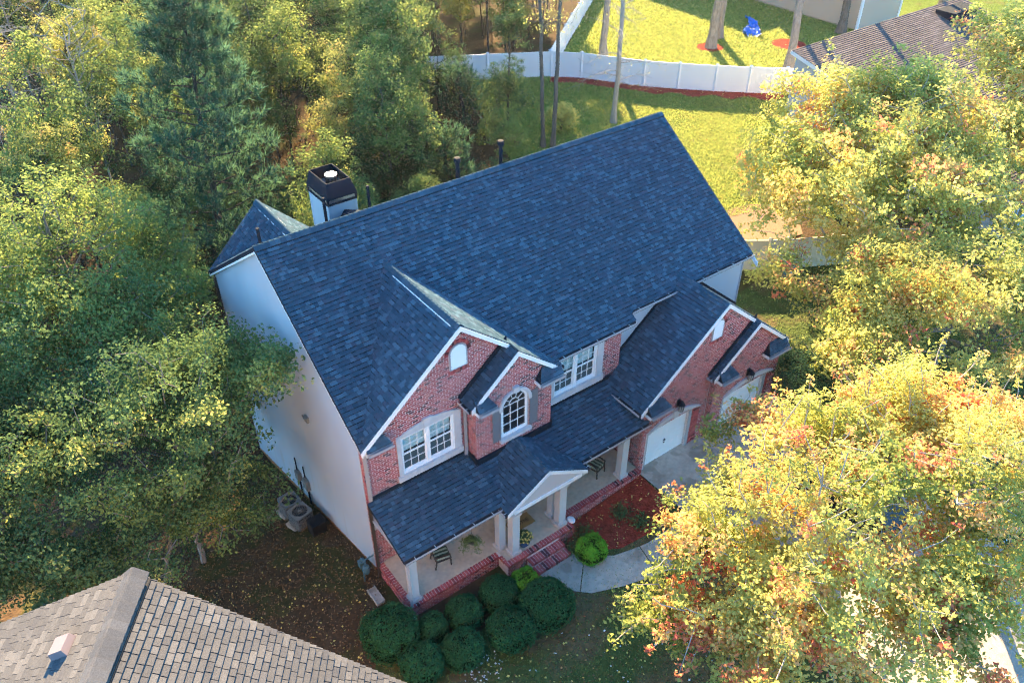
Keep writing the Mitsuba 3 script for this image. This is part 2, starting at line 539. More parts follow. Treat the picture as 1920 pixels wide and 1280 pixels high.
# main front slope
roof_plane([(-Q, YR), (L_ + Q, YR), (L_ + Q, 0.061), (16.07, 0.061), (XGG, 0.70), (14.99, 0.061), (XM, 0.061), (XM, -O_), (XR, -O_), (XG, yv), (-Q, -O_)], (0, -O_, HE), (1, 0), (0, 1), TS)
# main back slope with the rear gable
XRG, ZRG = 2.548, 9.165
ybv = YR + (HR - ZRG) / TB
roof_plane([(-Q, YR), (L_ + Q, YR), (L_ + Q, 13.6), (2 * XRG + Q, 13.6), (XRG, ybv), (-Q, 13.6)], (0, 13.6, HE), (1, 0), (0, -1), TB)
TRG = (ZRG - HE) / (XRG + Q)
roof_plane([(-Q, 13.6), (XRG, 13.6), (XRG, ybv)], (-Q, 13.6, HE), (0, 1), (1, 0), TRG)
roof_plane([(2 * XRG + Q, 13.6), (XRG, 13.6), (XRG, ybv)], (2 * XRG + Q, 13.6, HE), (0, 1), (-1, 0), TRG)
# front gable, left and right slopes; the right slope runs on over the bay
YG = -0.272
XS = 6.031
YB = -0.772
ZS = ZG - TG * (XS - XG)
roof_plane([(-Q, YG), (XG, YG), (XG, yv)], (-Q, YG, HE), (0, 1), (1, 0), (ZG - HE) / (XG + Q))
roof_plane([(XG, YG), (XS, YG), (XS, YB), (XR, YB), (XR, -O_), (XG, yv)], (XR, YB, HE), (0, 1), (-1, 0), TG)
XSL = 2 * XS - XR
roof_plane([(XSL, YB), (XS, YB), (XS, -0.02), (XSL, -0.02)], (XSL, YB, HE), (0, 1), (1, 0), TG)
# garage gable
YGG = -2.355
roof_plane([(11.098, YGG), (XGG, YGG), (XGG, 0.70), (14.99, 0.061), (14.99, 0.34), (11.95, 0.34), (11.95, -0.02), (11.098, -0.02)], (11.098, YGG, 3.608), (0, 1), (1, 0), TGG)
XSG, ZSG, YSG = 17.554, 5.58, -2.64
roof_plane([(XGG, YGG), (XSG, YGG), (XSG, YSG), (19.96, YSG), (19.96, 0.34), (16.07, 0.34), (16.07, 0.061), (XGG, 0.70)], (19.96, YSG, ZGG - TGG * (19.96 - XGG)), (0, 1), (-1, 0), TGG)
roof_plane([(15.085, YSG), (XSG, YSG), (XSG, -2.31), (15.085, -2.31)], (15.085, YSG, 3.608), (0, 1), (1, 0), 0.7987)
# porch shed roof with the entry gable
PZ0, PY0 = 3.0, -2.45
PS = (3.815 - PZ0) / 2.45
EX, EZ, EY, ET = 5.92, 4.07, -2.87, 0.585
EZ0 = 2.95
exl, exr = EX - (EZ - EZ0) / ET, EX + (EZ - EZ0) / ET
# valley between entry slopes and porch slope
yl = (EZ - PZ0) / PS + PY0
exl_e, exr_e = EX - (EZ - PZ0) / ET, EX + (EZ - PZ0) / ET
vx = lambda y: exl_e + (EZ - PZ0) / ET * (y - PY0) / (yl - PY0)
roof_plane([(-0.147, PY0), (exl_e, PY0), (vx(-0.05), -0.05), (-0.147, -0.05)], (0, PY0, PZ0), (1, 0), (0, 1), PS)
ym_ = -0.67
roof_plane([(exr_e, PY0), (11.545, PY0), (11.545, -0.05), (7.72, -0.05), (7.72, ym_), (exr_e - (EZ - PZ0) / ET * (ym_ - PY0) / (yl - PY0), ym_)], (0, PY0, PZ0), (1, 0), (0, 1), PS)
roof_plane([(exl, EY), (EX, EY), (EX, ym_), (exl_e + (EZ - PZ0) / ET * (ym_ - PY0) / (yl - PY0), ym_), (exl_e, PY0), (exl, PY0)], (exl, EY, EZ0), (0, 1), (1, 0), ET)
roof_plane([(exr, EY), (EX, EY), (EX, ym_), (exr_e - (EZ - PZ0) / ET * (ym_ - PY0) / (yl - PY0), ym_), (exr_e, PY0), (exr, PY0)], (exr, EY, EZ0), (0, 1), (-1, 0), ET)


# cornice returns: small hipped roofs at the feet of the gables
def cornice_return(x0, x1, yf, z, out=0.34, rise=0.42):
    hip0, hip1 = (0.0, 0.34)
    fr_pts = [(x0, yf - out, z), (x1, yf - out, z), (x1 - (x1 - x0) / abs(x1 - x0) * 0.3, yf, z + rise), (x0, yf, z + rise)]
    v = np.array(fr_pts + [(x0, yf - out, z - 0.05), (x1, yf - out, z - 0.05), (x1, yf, z - 0.05), (x0, yf, z - 0.05)])
    m = trimesh.convex.convex_hull(v)
    sgn = 1 if x1 > x0 else -1
    xa, xb = min(x0, x1), max(x0, x1)
    decks.append(m)
    poly = Polygon([(x0, yf - out - 0.01), (x1, yf - out - 0.01), (x1 - sgn * 0.29, yf), (x0, yf)])
    roof_plane([(c[0], c[1]) for c in poly.exterior.coords[:-1]], (0, yf - out - 0.01, z + 0.006), (1, 0), (0, 1), rise / (out + 0.01), drop=0.004)
    part('house__cornice', [box(xa - 0.02, xb + 0.03, yf - out, yf, z - 0.20, z - 0.05)], 'm_white_paint')
    part('house__gutter', gutter((xa, yf - out - 0.02, z - 0.03), (xb + 0.03, yf - out - 0.02, z - 0.03), (0, -1)), 'm_grey_trim')


def gutter(a, b, out, w=0.12, h=0.11):
    """An open channel along a-b, opening upward, hung on the outer side 'out' (xy)."""
    a, b = np.asarray(a, float), np.asarray(b, float)
    o = np.array([*out, 0.0])
    ms = []
    sec = [((0, 0), (0, -h)), ((0, -h), (w, -h)), ((w, -h), (w, 0.01))]
    for (p, q) in sec:
        off = lambda s: o * s[0] + np.array([0, 0, s[1]])
        c = (np.array(off(p)) + off(q)) / 2
        if p[0] == q[0]:
            ms.append(bar(a + c, b + c, 0.012, h + 0.012, up=(0, 0, 1)))
        else:
            ms.append(bar(a + c, b + c, w, 0.012, up=(0, 0, 1)))
    return cat(ms)


def gutter_run(a, b, out, hangers=True):
    part('house__gutter', gutter(a, b, out), 'm_gutter')
    oo = np.array([*out, 0.0]) * 0.13
    part('house__gutter_lip', [bar(np.asarray(a, float) + oo + [0, 0, -0.035], np.asarray(b, float) + oo + [0, 0, -0.035], 0.014, 0.1)], 'm_grey_trim')
    a, b = np.asarray(a, float), np.asarray(b, float)
    L = np.linalg.norm(b - a)
    o = np.array([*out, 0.0])
    n = max(2, int(L / 0.75))
    part('house__gutter_bracket', [bar(a + (b - a) * (k + 0.5) / n - o * 0.03 + [0, 0, 0.012], a + (b - a) * (k + 0.5) / n + o * 0.13 + [0, 0, 0.012], 0.02, 0.008) for k in range(n)], 'm_white_paint')


def rake_board(a, b, yf, dy=-0.05, h=0.2, drop=0.02, mat='m_white_paint'):
    """Fascia board below a rake on a gable face, from a to b (x, z)."""
    (xa, za), (xb, zb) = a, b
    poly = Polygon([(xa, za - drop), (xb, zb - drop), (xb, zb - drop - h), (xa, za - drop - h)])
    fr = frame((0, yf, 0), (1, 0, 0), (0, 0, 1))
    return extrude(poly, fr, 0.0, abs(dy))


OVER = 0.06
for pts, yf in (([(-Q, HE), (XG, ZG)], YG), ([(XG, ZG), (XS, ZS)], YG), ([(XSL, HE), (XS, ZS)], YB), ([(XS, ZS), (XR, HE)], YB),
                ([(11.098, 3.608), (XGG, ZGG)], YGG), ([(XGG, ZGG), (XSG, ZSG)], YGG), ([(15.085, 3.608), (XSG, ZSG)], YSG), ([(XSG, ZSG), (19.96, 3.608)], YSG)):
    part('house__rake_board', rake_board(pts[0], pts[1], yf + 0.004), 'm_white_paint')
# drip edge and white fascia on the left end and the right end
for xx, sg in ((-Q, -1), (L_ + Q, 1)):
    part('house__rake_board', [extrude(Polygon([(-O_, HE - 0.03), (YR, HR - 0.03), (13.6, HE - 0.03), (13.6, HE - 0.26), (YR, HR - 0.26), (-O_, HE - 0.26)]), frame((xx + (0.03 if sg < 0 else -0.03), 0, 0), (0, 1, 0), (0, 0, 1)), -0.024, 0.024)], 'm_white_paint')
part('house__rake_board', rake_board((-Q, HE), (XRG, ZRG), 13.6), 'm_white_paint')

gutter_run((XR + 0.02, -O_, HE - 0.02), (XM, -O_, HE - 0.02), (0, -1))
gutter_run((XM, 0.061, 6.79), (14.95, 0.061, 6.79), (0, -1))
gutter_run((16.1, 0.061, 6.79), (L_ + Q, 0.061, 6.79), (0, -1))
gutter_run((-0.147, PY0, PZ0 - 0.02), (exl - 0.02, PY0, PZ0 - 0.02), (0, -1))
gutter_run((exr + 0.02, PY0, PZ0 - 0.02), (11.545, PY0, PZ0 - 0.02), (0, -1))
gutter_run((exl, EY, EZ0 - 0.02), (exl, PY0, EZ0 - 0.02), (-1, 0))
gutter_run((exr, EY, EZ0 - 0.02), (exr, PY0, EZ0 - 0.02), (1, 0))
gutter_run((XSL, YB, HE - 0.02), (XSL, -0.05, HE - 0.02), (-1, 0))
gutter_run((XR, YB, HE - 0.02), (XR, -0.3, HE - 0.02), (1, 0))
gutter_run((11.098, YGG, 3.59), (11.098, -0.62, 3.59), (-1, 0))
gutter_run((15.085, YSG, 3.59), (15.085, -2.31, 3.59), (-1, 0))
cornice_return(0.0, 0.95, -0.02, HE - 0.08)
cornice_return(XSL + 0.16, XSL + 0.95, -0.66, HE - 0.08)
cornice_return(XR - 0.1, XR - 1.2, -0.66, HE - 0.08)
cornice_return(11.4, 12.55, -2.3, 3.5)
cornice_return(15.32, 16.35, -2.56, 3.5)
cornice_return(19.7, 18.35, -2.56, 3.5)
part('house__rake_board', [box(XM - 0.03, XM + 0.03, -O_, 0.061, HE - 0.18, HE + 0.03), box(11.95, XM, -0.25, 0.33, HE - 0.22, HE - 0.14)], 'm_white_paint')

# entry gable face
fr_e = frame((0, EY + 0.02, 0), (1, 0, 0), (0, 0, 1))
tri = Polygon([(exl + 0.05, EZ0 - 0.03), (EX, EZ - 0.03), (exr - 0.05, EZ0 - 0.03), (exr - 0.05, EZ0 - 0.25), (exr - 0.75, EZ0 - 0.25), (exr - 0.75, EZ0 - 0.12), (exl + 0.75, EZ0 - 0.12), (exl + 0.75, EZ0 - 0.25), (exl + 0.05, EZ0 - 0.25)])
part('house__pediment', [extrude(tri, fr_e, -0.12, 0.0), ], 'm_column', label='pale gable face over the porch steps')
part('house__rake_board', [extrude(Polygon([(exl, EZ0 - 0.03), (EX, EZ - 0.03), (exr, EZ0 - 0.03), (exr, EZ0 - 0.2), (EX, EZ - 0.2), (exl, EZ0 - 0.2)]), fr_e, 0.0, 0.05)], 'm_white_paint')
part('house__rake_board', [box(exl + 0.3, exr - 0.3, EY - 0.03, EY + 0.02, EZ0 - 0.2, EZ0 - 0.06)], 'm_white_paint')
part('house__porch_beam', [box(0.0, exl + 0.4, PY0 + 0.08, PY0 + 0.42, PZ0 - 0.34, PZ0 - 0.1), box(exr - 0.4, 11.4, PY0 + 0.08, PY0 + 0.42, PZ0 - 0.34, PZ0 - 0.1),
                           box(exl + 0.25, exr - 0.25, EY + 0.06, EY + 0.4, EZ0 - 0.34, EZ0 - 0.1), box(-0.1, 11.4, PY0 + 0.42, 0, PZ0 - 0.12, PZ0 - 0.07)], 'm_column')

part('house__roof', decks, 'm_dark_metal', label='dark blue-grey shingle roof with front gables and low porch roof')
shingles.emit('house__roof__shingle', 'house__roof__shingles', 'm_shingle', 300)
ridge_caps((-Q, YR, HR), (L_ + Q, YR, HR), TB, TS)
ridge_caps((XG, YG, ZG), (XG, yv, ZG), TG, TG)
ridge_caps((XRG, 13.6, ZRG), (XRG, ybv, ZRG), TRG, TRG)
ridge_caps((XGG, YGG, ZGG), (XGG, 0.7, ZGG), TGG, TGG, lift=0.01)
ridge_caps((EX, EY, EZ), (EX, ym_, EZ), ET, ET, lift=0.008, width=0.12)
caps.emit('house__roof__ridge_cap', 'house__roof__ridge_caps', 'm_shingle', 300)
part('house__roof__ridge_vent', [extrude(Polygon([(-0.2, -0.13), (0, 0.03), (0.2, -0.13), (0.2, -0.18), (-0.2, -0.18)]), frame((-Q, YR, HR + 0.03), (0, 1, 0), (0, 0, 1)), 0.02, L_ + 2 * Q - 0.02)], 'm_dark_metal')
part('house__roof__ridge_vent', [extrude(Polygon([(-0.19, -0.155), (0, -0.01), (0.19, -0.155), (0.19, -0.19), (-0.19, -0.19)]), frame((XG, yv, ZG + 0.03), (1, 0, 0), (0, 0, 1)), 0.9, yv - YG - 0.3)], 'm_white_paint')
part('house__roof__ridge_vent', [extrude(Polygon([(-0.19, -0.165), (0, -0.01), (0.19, -0.165), (0.19, -0.2), (-0.19, -0.2)]), frame((XRG, 13.4, ZRG + 0.03), (1, 0, 0), (0, 0, 1)), 0.3, 13.4 - ybv - 0.4)], 'm_white_paint')
# black flashing where roofs meet walls
for m_fl in [box(0.0, 4.2, -0.06, -0.012, 3.72, 3.98), box(4.2, 7.75, -0.73, -0.662, 3.55, 3.86), box(7.72, 7.78, -0.7, 0, 3.6, 3.95), box(7.75, 11.93, -0.06, -0.012, 3.72, 4.0), box(4.13, 4.188, -0.7, 0, 3.6, 3.92),
                         extrude(Polygon([(XSL + 0.05, HE + 0.02), (XS, ZS), (XS, ZS + 0.22), (XSL - 0.1, HE + 0.16)]), frame((0, -0.02, 0), (1, 0, 0), (0, 0, 1)), 0.0, 0.06),
                         extrude(Polygon([(15.1, 3.62), (XSG, ZSG), (XSG, ZSG + 0.24), (14.98, 3.74)]), frame((0, -2.31, 0), (1, 0, 0), (0, 0, 1)), 0.0, 0.05),
                         extrude(Polygon([(11.94, 4.24), (14.99, 6.74), (14.99, 6.98), (11.94, 4.5)]), frame((0, 0.352, 0), (1, 0, 0), (0, 0, 1)), 0.0, 0.04),
                         extrude(Polygon([(16.07, 6.76), (19.7, 3.78), (19.7, 4.02), (16.07, 7.0)]), frame((0, 0.352, 0), (1, 0, 0), (0, 0, 1)), 0.0, 0.04)]:
    part('house__flashing', m_fl, 'm_dark_metal')

# walls: mortar cores with holes, bricks standing proud
bricks = Pieces(21)
CH, BL = 0.095, 0.235


def brick_wall(poly, fr, seed=0, ch=CH, bl=BL, depth=0.004):
    a0, b0, a1, b1 = poly.bounds
    b0 = math.floor(b0 / ch) * ch
    pp = prep(poly)
    for k in range(int(math.ceil((b1 - b0) / ch))):
        z0 = b0 + k * ch + 0.0115
        z1 = b0 + (k + 1) * ch - 0.0115
        x = math.floor(a0 / bl) * bl - (bl / 2 if k % 2 else 0)
        while x < a1:
            c = sbox(x + 0.012, z0, x + bl - 0.012, z1)
            x += bl
            if pp.contains(c):
                gs = [c]
            elif pp.intersects(c):
                g = c.intersection(poly)
                gs = [q for q in getattr(g, 'geoms', [g]) if q.geom_type == 'Polygon' and q.area > 1.2e-3]
            else:
                continue
            for q in gs:
                pts = np.array(shapely.geometry.polygon.orient(q).exterior.coords)[:-1]
                bricks.add(pts, np.full(len(pts), depth + 0.004 * bricks.rng.rand()), 0.0, fr)


def arch_poly(x0, x1, z0, zs, n=20, rise=None):
    c, r = (x0 + x1) / 2, (x1 - x0) / 2
    rise = r if rise is None else rise
    t = np.linspace(0, math.pi, n)
    return Polygon([(x0, z0), (x1, z0)] + [(c + r * math.cos(a), zs + rise * math.sin(a)) for a in t])


F0 = frame((0, 0, 0), (1, 0, 0), (0, 0, 1))     # y = 0, facing -y
F1 = frame((0, -0.65, 0), (1, 0, 0), (0, 0, 1))
F2 = frame((0, -2.29, 0), (1, 0, 0), (0, 0, 1))
F3 = frame((0, -2.55, 0), (1, 0, 0), (0, 0, 1))
W1 = (1.26, 3.95, 4.0, 6.12)
W3 = (8.18, 10.95, 4.0, 6.3)
AW = (5.36, 6.58, 4.3, 5.76)


def seg_top(x0, x1, z0, z1, rise, n=14):
    t = np.linspace(0, 1, n)
    return Polygon([(x0, z0), (x1, z0)] + [(x1 + (x0 - x1) * s, z1 + rise * 4 * s * (1 - s)) for s in t])


w1_hole = seg_top(*W1, 0.3)
w3_hole = sbox(W3[0], W3[2], W3[1], W3[3])
door_hole = sbox(5.1, 0.28, 6.7, 2.7)
low1, low2 = sbox(1.4, 1.0, 3.3, 2.6), sbox(8.4, 1.0, 10.3, 2.6)
wall0 = Polygon([(0, -0.45), (11.92, -0.45), (11.92, 6.42), (8.0, 6.42), (XG + 0.1, ZG - 0.22), (XG - 0.1, ZG - 0.22), (0, 6.62)])
vent1 = arch_poly(3.62, 4.36, 8.05, 8.72)
holes0 = shapely.union_all([w1_hole, w3_hole, door_hole, low1, low2])
core0 = wall0.difference(holes0).difference(sbox(4.25, 4.0, 7.67, 6.4))
part('house__wall', [extrude(core0, F0, -0.2, 0.0), box(0.0, 0.2, 0.2, 0.36, -0.6, 6.3), box(11.72, 11.92, 0.0, 0.36, 3.5, 6.4)], 'm_mortar', label='red brick wall with pale mortar')
face0 = wall0.difference(holes0).difference(sbox(4.2, 3.6, 7.74, 6.9)).difference(vent1.buffer(0.02)).difference(sbox(0.0, 2.95, 11.92, 3.75))
brick_wall(face0.difference(sbox(0, 2.2, 11.4, 2.95)), F0)
brick_wall(sbox(-0.36, -0.45, 0.0, 6.3), frame((0, 0, 0), (0, -1, 0), (0, 0, 1)))
# bay
bay = Polygon([(4.2, 3.2), (7.72, 3.2), (7.72, 6.42), (XS + 0.05, ZS - 0.2), (XS - 0.05, ZS - 0.2), (4.2, 6.42)])
aw_hole = arch_poly(AW[0] - 0.05, AW[1] + 0.05, AW[2] - 0.1, AW[3])
part('house__wall', [extrude(bay.difference(aw_hole), F1, -0.2, 0.0), box(4.2, 4.4, -0.45, 0.0, 3.2, 6.5), box(7.52, 7.72, -0.45, 0.0, 3.2, 6.5)], 'm_mortar')
brick_wall(bay.difference(aw_hole).difference(sbox(4.2, 3.2, 7.72, 3.84)), F1)
brick_wall(sbox(0.0, 3.84, 0.65, 6.45), frame((4.2, 0, 0), (0, -1, 0), (0, 0, 1)))
# garage
D1 = (11.744, 14.187)
D2 = (16.1, 18.75)
gw = Polygon([(11.4, -0.2), (15.3, -0.2), (15.3, 3.6), (19.66, 3.6), (XGG + 0.05, ZGG - 0.2), (XGG - 0.05, ZGG - 0.2), (11.4, 3.62)])
vent2 = arch_poly(14.8, 15.46, 5.6, 6.26)
d1_hole = sbox(D1[0], -0.3, D1[1], 2.13)
part('house__wall', [extrude(gw.difference(d1_hole), F2, -0.2, 0.0), box(11.4, 11.6, -2.09, 0.0, -0.3, 3.7)], 'm_mortar')
gface = gw.difference(sbox(D1[0] - 0.1, -0.3, D1[1] + 0.62, 2.13)).difference(vent2.buffer(0.02)).difference(sbox(15.25, -1, 20, 3.9))
brick_wall(gface, F2)
brick_wall(sbox(0.0, -0.3, 2.29, 3.5), frame((11.4, 0, 0), (0, -1, 0), (0, 0, 1)))
gw2 = Polygon([(15.3, -0.2), (19.66, -0.2), (19.66, 3.62), (XSG + 0.05, ZSG - 0.2), (XSG - 0.05, ZSG - 0.2), (15.3, 3.62)])
d2_hole = sbox(D2[0], -0.3, D2[1], 2.05)
part('house__wall', [extrude(gw2.difference(d2_hole), F3, -0.22, 0.0)], 'm_mortar')
brick_wall(gw2.difference(sbox(D2[0] - 0.08, -0.3, D2[1] + 0.4, 2.05)), F3)
brick_wall(sbox(2.29, -0.2, 2.55, 3.5), frame((15.3, 0, 0), (0, -1, 0), (0, 0, 1)))
bricks.emit('house__wall__brick', 'house__wall__bricks', 'm_brick', 300)

# plain shell behind, floors, white rear parts
part('house__shell', [box(0.03, L_ - 0.03, 0.40, 13.27, -5, 6.35), box(0.2, 11.7, 0.35, 0.45, 3.0, 6.3),
                      extrude(Polygon([(0.45, 6.35), (YR, HR - 0.25), (13.2, 6.35)]), frame((0.03, 0, 0), (0, 1, 0), (0, 0, 1)), 0, L_ - 0.06),
                      box(11.6, 19.6, -2.0, 0.4, -0.3, 3.3)], 'm_interior')
# white lap siding on the left end wall
sid = []
endpoly = Polygon([(-13.3, -4.2), (-0.36, -0.32), (-0.36, 6.35), (-0.36, 6.40), (-YR, HR - 0.2), (-13.3, 6.45)])
frL = frame((0.0, 0, 0), (0, -1, 0), (0, 0, 1))
for k in range(110):
    z0 = -4.4 + k * 0.145
    strip = endpoly.intersection(sbox(-14, z0, 0, z0 + 0.138))
    for g in getattr(strip, 'geoms', [strip]):
        if g.is_empty or g.geom_type != 'Polygon' or g.area < 1e-3:
            continue
        pts = np.array(shapely.geometry.polygon.orient(g).exterior.coords)[:-1]
        t = 0.036 - (pts[:, 1] - z0) / 0.145 * 0.018
        O, U, V, N = frL
        base = O + pts[:, :1] * U + pts[:, 1:2] * V
        n = len(pts)
        v = np.vstack([base + t[:, None] * N, base])
        f = [(0, i, i + 1) for i in range(1, n - 1)]
        for i in range(n):
            j = (i + 1) % n
            f += [(i, n + i, n + j), (i, n + j, j)]
        sid.append((v, np.array(f), (0, 0)))
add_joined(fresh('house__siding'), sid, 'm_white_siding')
labels['house__siding'] = {'label': 'white painted siding of the end wall and upper storey', 'kind': 'stuff'}
fnd = [(-13.25, -5.2), (-0.36, -0.9), (-0.36, -0.30), (-13.25, -4.05)]
part('house__foundation', [extrude(Polygon(fnd), frame((-0.012, 0, 0), (0, -1, 0), (0, 0, 1)), 0.0, 0.03)], 'm_red_clay', label='clay-stained foundation strip under the white siding')
part('house__siding', [extrude(Polygon([(11.94, 3.0), (L_, 3.0), (L_, 6.75), (11.94, 6.75)]), frame((0, 0.36, 0), (1, 0, 0), (0, 0, 1)), -0.1, 0.0), box(L_ - 0.1, L_, 0.46, 13.3, -1, 6.5)], 'm_white_siding')
part('house__corner_board', [box(L_ - 0.06, L_ + 0.02, 0.33, 0.42, 3.5, 6.7), box(-0.045, 0.03, 13.1, 13.32, -4.6, 6.4)], 'm_grey_trim')


# windows
def muntins(x0, x1, z0, z1, nx, nz, y, w=0.026):
    ms = [box(x0 + (x1 - x0) * k / nx - w / 2, x0 + (x1 - x0) * k / nx + w / 2, y - 0.012, y + 0.012, z0, z1) for k in range(1, nx)]
    ms += [box(x0, x1, y - 0.010, y + 0.010, z0 + (z1 - z0) * k / nz - w / 2, z0 + (z1 - z0) * k / nz + w / 2) for k in range(1, nz)]
    return cat(ms)


def double_window(x0, x1, z0, z1, y, label):
    w = fresh('house__window')
    labels[w] = {'label': label}
    xm = (x0 + x1) / 2
    fw = 0.075
    ms = [box(x0, x0 + fw, y - 0.05, y + 0.05, z0, z1), box(x1 - fw, x1, y - 0.05, y + 0.05, z0, z1), box(xm - 0.075, xm + 0.075, y - 0.055, y + 0.05, z0, z1),
          box(x0 + fw, x1 - fw, y - 0.048, y + 0.05, z1 - fw, z1), box(x0 + fw, x1 - fw, y - 0.052, y + 0.05, z0, z0 + fw)]
    scene[w + '__frame'] = mikit.ply(cat(ms), 'm_white_paint')
    zm = (z0 + z1) / 2
    k = 0
    for a, b in ((x0 + fw, xm - 0.075), (xm + 0.075, x1 - fw)):
        for zz0, zz1, yo, up in ((zm, z1 - fw, 0.0, True), (z0 + fw, zm, 0.035, False)):
            sash = [box(a, a + 0.04, y + yo - 0.02, y + yo + 0.02, zz0, zz1), box(b - 0.04, b, y + yo - 0.02, y + yo + 0.02, zz0, zz1), box(a + 0.04, b - 0.04, y + yo - 0.019, y + yo + 0.02, zz0, zz0 + 0.05),
                    box(a + 0.04, b - 0.04, y + yo - 0.019, y + yo + 0.02, zz1 - 0.05, zz1)]
            scene[w + ('__sash' if k == 0 else f'__sash_{k:03d}')] = mikit.ply(cat(sash), 'm_white_paint')
            scene[w + ('__muntin' if k == 0 else f'__muntin_{k:03d}')] = mikit.ply(muntins(a + 0.04, b - 0.04, zz0 + 0.05, zz1 - 0.05, 3, 2, y + yo), 'm_white_paint')
            for i in range(3):
                for j in range(2):
                    n = k * 6 + i * 2 + j
                    xa, xb = a + 0.04 + (b - a - 0.08) * i / 3, a + 0.04 + (b - a - 0.08) * (i + 1) / 3
                    za, zb = zz0 + 0.05 + (zz1 - zz0 - 0.1) * j / 2, zz0 + 0.05 + (zz1 - zz0 - 0.1) * (j + 1) / 2
                    yy = y + yo + 0.003
                    scene[w + ('__pane' if n == 0 else f'__pane_{n:03d}')] = mikit.ply(tm([(xa, yy, za), (xb, yy, za), (xb, yy, zb), (xa, yy, zb)], [(0, 1, 2), (0, 2, 3)]), 'm_pane')
            k += 1
    bl = []
    for s in range(int((z1 - zm - 0.05) / 0.05)):
        zc = z1 - 0.1 - s * 0.05
        bl.append(bar((x0 + fw, y + 0.14, zc), (x1 - fw, y + 0.14, zc), 0.006, 0.062, up=(0, -0.35, 1)))
    scene[w + '__blind'] = mikit.ply(cat(bl), 'm_blind')
    scene[w + '__screen'] = mikit.ply(cat([box(x0 + fw, x1 - fw, y + 0.10, y + 0.11, z0 + fw, zm)]), 'm_screen')
    return w


double_window(1.43, 3.67, 4.27, 6.06, 0.05, 'left double window with blinds half drawn, above the porch roof')
double_window(8.38, 10.62, 4.32, 6.10, 0.05, 'double window with blinds under the eave, right of the bay')
fr_o = frame((0, 0.0, 0), (1, 0, 0), (0, 0, 1))
part('house__window_trim', [extrude(w1_hole.difference(sbox(1.43, 4.27, 3.67, 6.06)).difference(sbox(1.2, 3.9, 4.0, 4.27)), fr_o, -0.1, 0.05), box(1.2, 4.0, -0.09, 0.1, 4.0, 4.27),
                            extrude(Polygon([(2.42, 6.1), (2.68, 6.1), (2.74, 6.5), (2.36, 6.5)]), fr_o, 0.0, 0.09)], 'm_stone_trim')
part('house__window_trim', [extrude(w3_hole.difference(sbox(8.38, 4.32, 10.62, 6.10)).difference(sbox(8.1, 3.9, 11.1, 4.32)), fr_o, -0.1, 0.05), box(8.14, 11.0, -0.09, 0.1, 4.0, 4.32)], 'm_stone_trim')

# arched window of the bay
w = fresh('house__window')
labels[w] = {'label': 'arched window with fanlight grid in the small brick bay'}
fr_a = frame((0, -0.60, 0), (1, 0, 0), (0, 0, 1))
ax0, ax1, az0, azs = AW
outer = arch_poly(ax0, ax1, az0, azs, 28)
inner = arch_poly(ax0 + 0.09, ax1 - 0.09, az0 + 0.12, azs, 28)
scene[w + '__frame'] = mikit.ply(extrude(outer.difference(inner), fr_a, -0.06, 0.03), 'm_white_paint')
mm = []
xa, xb = ax0 + 0.09, ax1 - 0.09
cx, rr = (ax0 + ax1) / 2, (ax1 - ax0) / 2 - 0.09
for k in (1, 2):
    mm.append(box(xa + (xb - xa) * k / 3 - 0.013, xa + (xb - xa) * k / 3 + 0.013, -0.613, -0.588, az0 + 0.12, azs))
for k in range(0, 4):
    zc = az0 + 0.12 + (azs - az0 - 0.12) * k / 3.0
    mm.append(box(xa, xb, -0.612, -0.589, zc - 0.014, zc + 0.014))
for a in np.linspace(0, math.pi, 6)[1:-1]:
    mm.append(bar((cx + 0.22 * math.cos(a), -0.6, azs + 0.22 * math.sin(a)), (cx + rr * math.cos(a), -0.6, azs + rr * math.sin(a)), 0.022, 0.022))
ring = Point(cx, azs).buffer(0.235).difference(Point(cx, azs).buffer(0.21)).intersection(sbox(cx - 1, azs, cx + 1, azs + 1))
mm.append(extrude(ring, fr_a, -0.012, 0.012))
scene[w + '__muntin'] = mikit.ply(cat(mm), 'm_white_paint')
scene[w + '__pane'] = mikit.ply(extrude(inner, fr_a, -0.02, -0.016), 'm_car_glass')
band = arch_poly(ax0 - 0.14, ax1 + 0.14, azs - 0.05, azs, 28).difference(arch_poly(ax0, ax1, azs - 0.1, azs, 28))
part('house__window_trim', [extrude(band, F1, 0.0, 0.09), extrude(Polygon([(cx - 0.1, azs + 0.6), (cx + 0.1, azs + 0.6), (cx + 0.14, azs + 0.86), (cx - 0.14, azs + 0.86)]), F1, 0.0, 0.14),
                            ], 'm_stone_trim', label='pale arched surround with keystone')
part('house__window_sill', [box(ax0 - 0.12, ax1 + 0.12, -0.80, -0.55, az0 - 0.16, az0)], 'm_stone_trim')
for x0, x1, flip in ((4.93, 5.30, False), (6.66, 7.04, True)):
    t = np.linspace(0, math.pi / 2, 8)
    hi, lo = 6.04, 5.80
    top = [(x1 - (x1 - x0) * (1 - math.cos(a)), lo + (hi - lo) * math.sin(a)) for a in t] if not flip else [(x0 + (x1 - x0) * (1 - math.cos(a)), lo + (hi - lo) * math.sin(a)) for a in t]
    if not flip:
        pl = Polygon([(x0, 4.3), (x1, 4.3), (x1, lo)] + top[1:] + [(x0, hi - 0.02)])
    else:
        pl = Polygon([(x1, 4.3), (x0, 4.3), (x0, lo)] + top[1:] + [(x1, hi - 0.02)])
    pl = pl.buffer(0)
    p1 = pl.buffer(-0.06)
    up, dn = p1.intersection(sbox(0, 5.2, 20, 7)), p1.intersection(sbox(0, 4, 20, 5.12))
    key = fresh('house__shutter')
    scene[key] = mikit.ply(cat([extrude(pl.difference(up).difference(dn), F1, 0.012, 0.05), extrude(p1, F1, 0.012, 0.03)]), 'm_shutter')
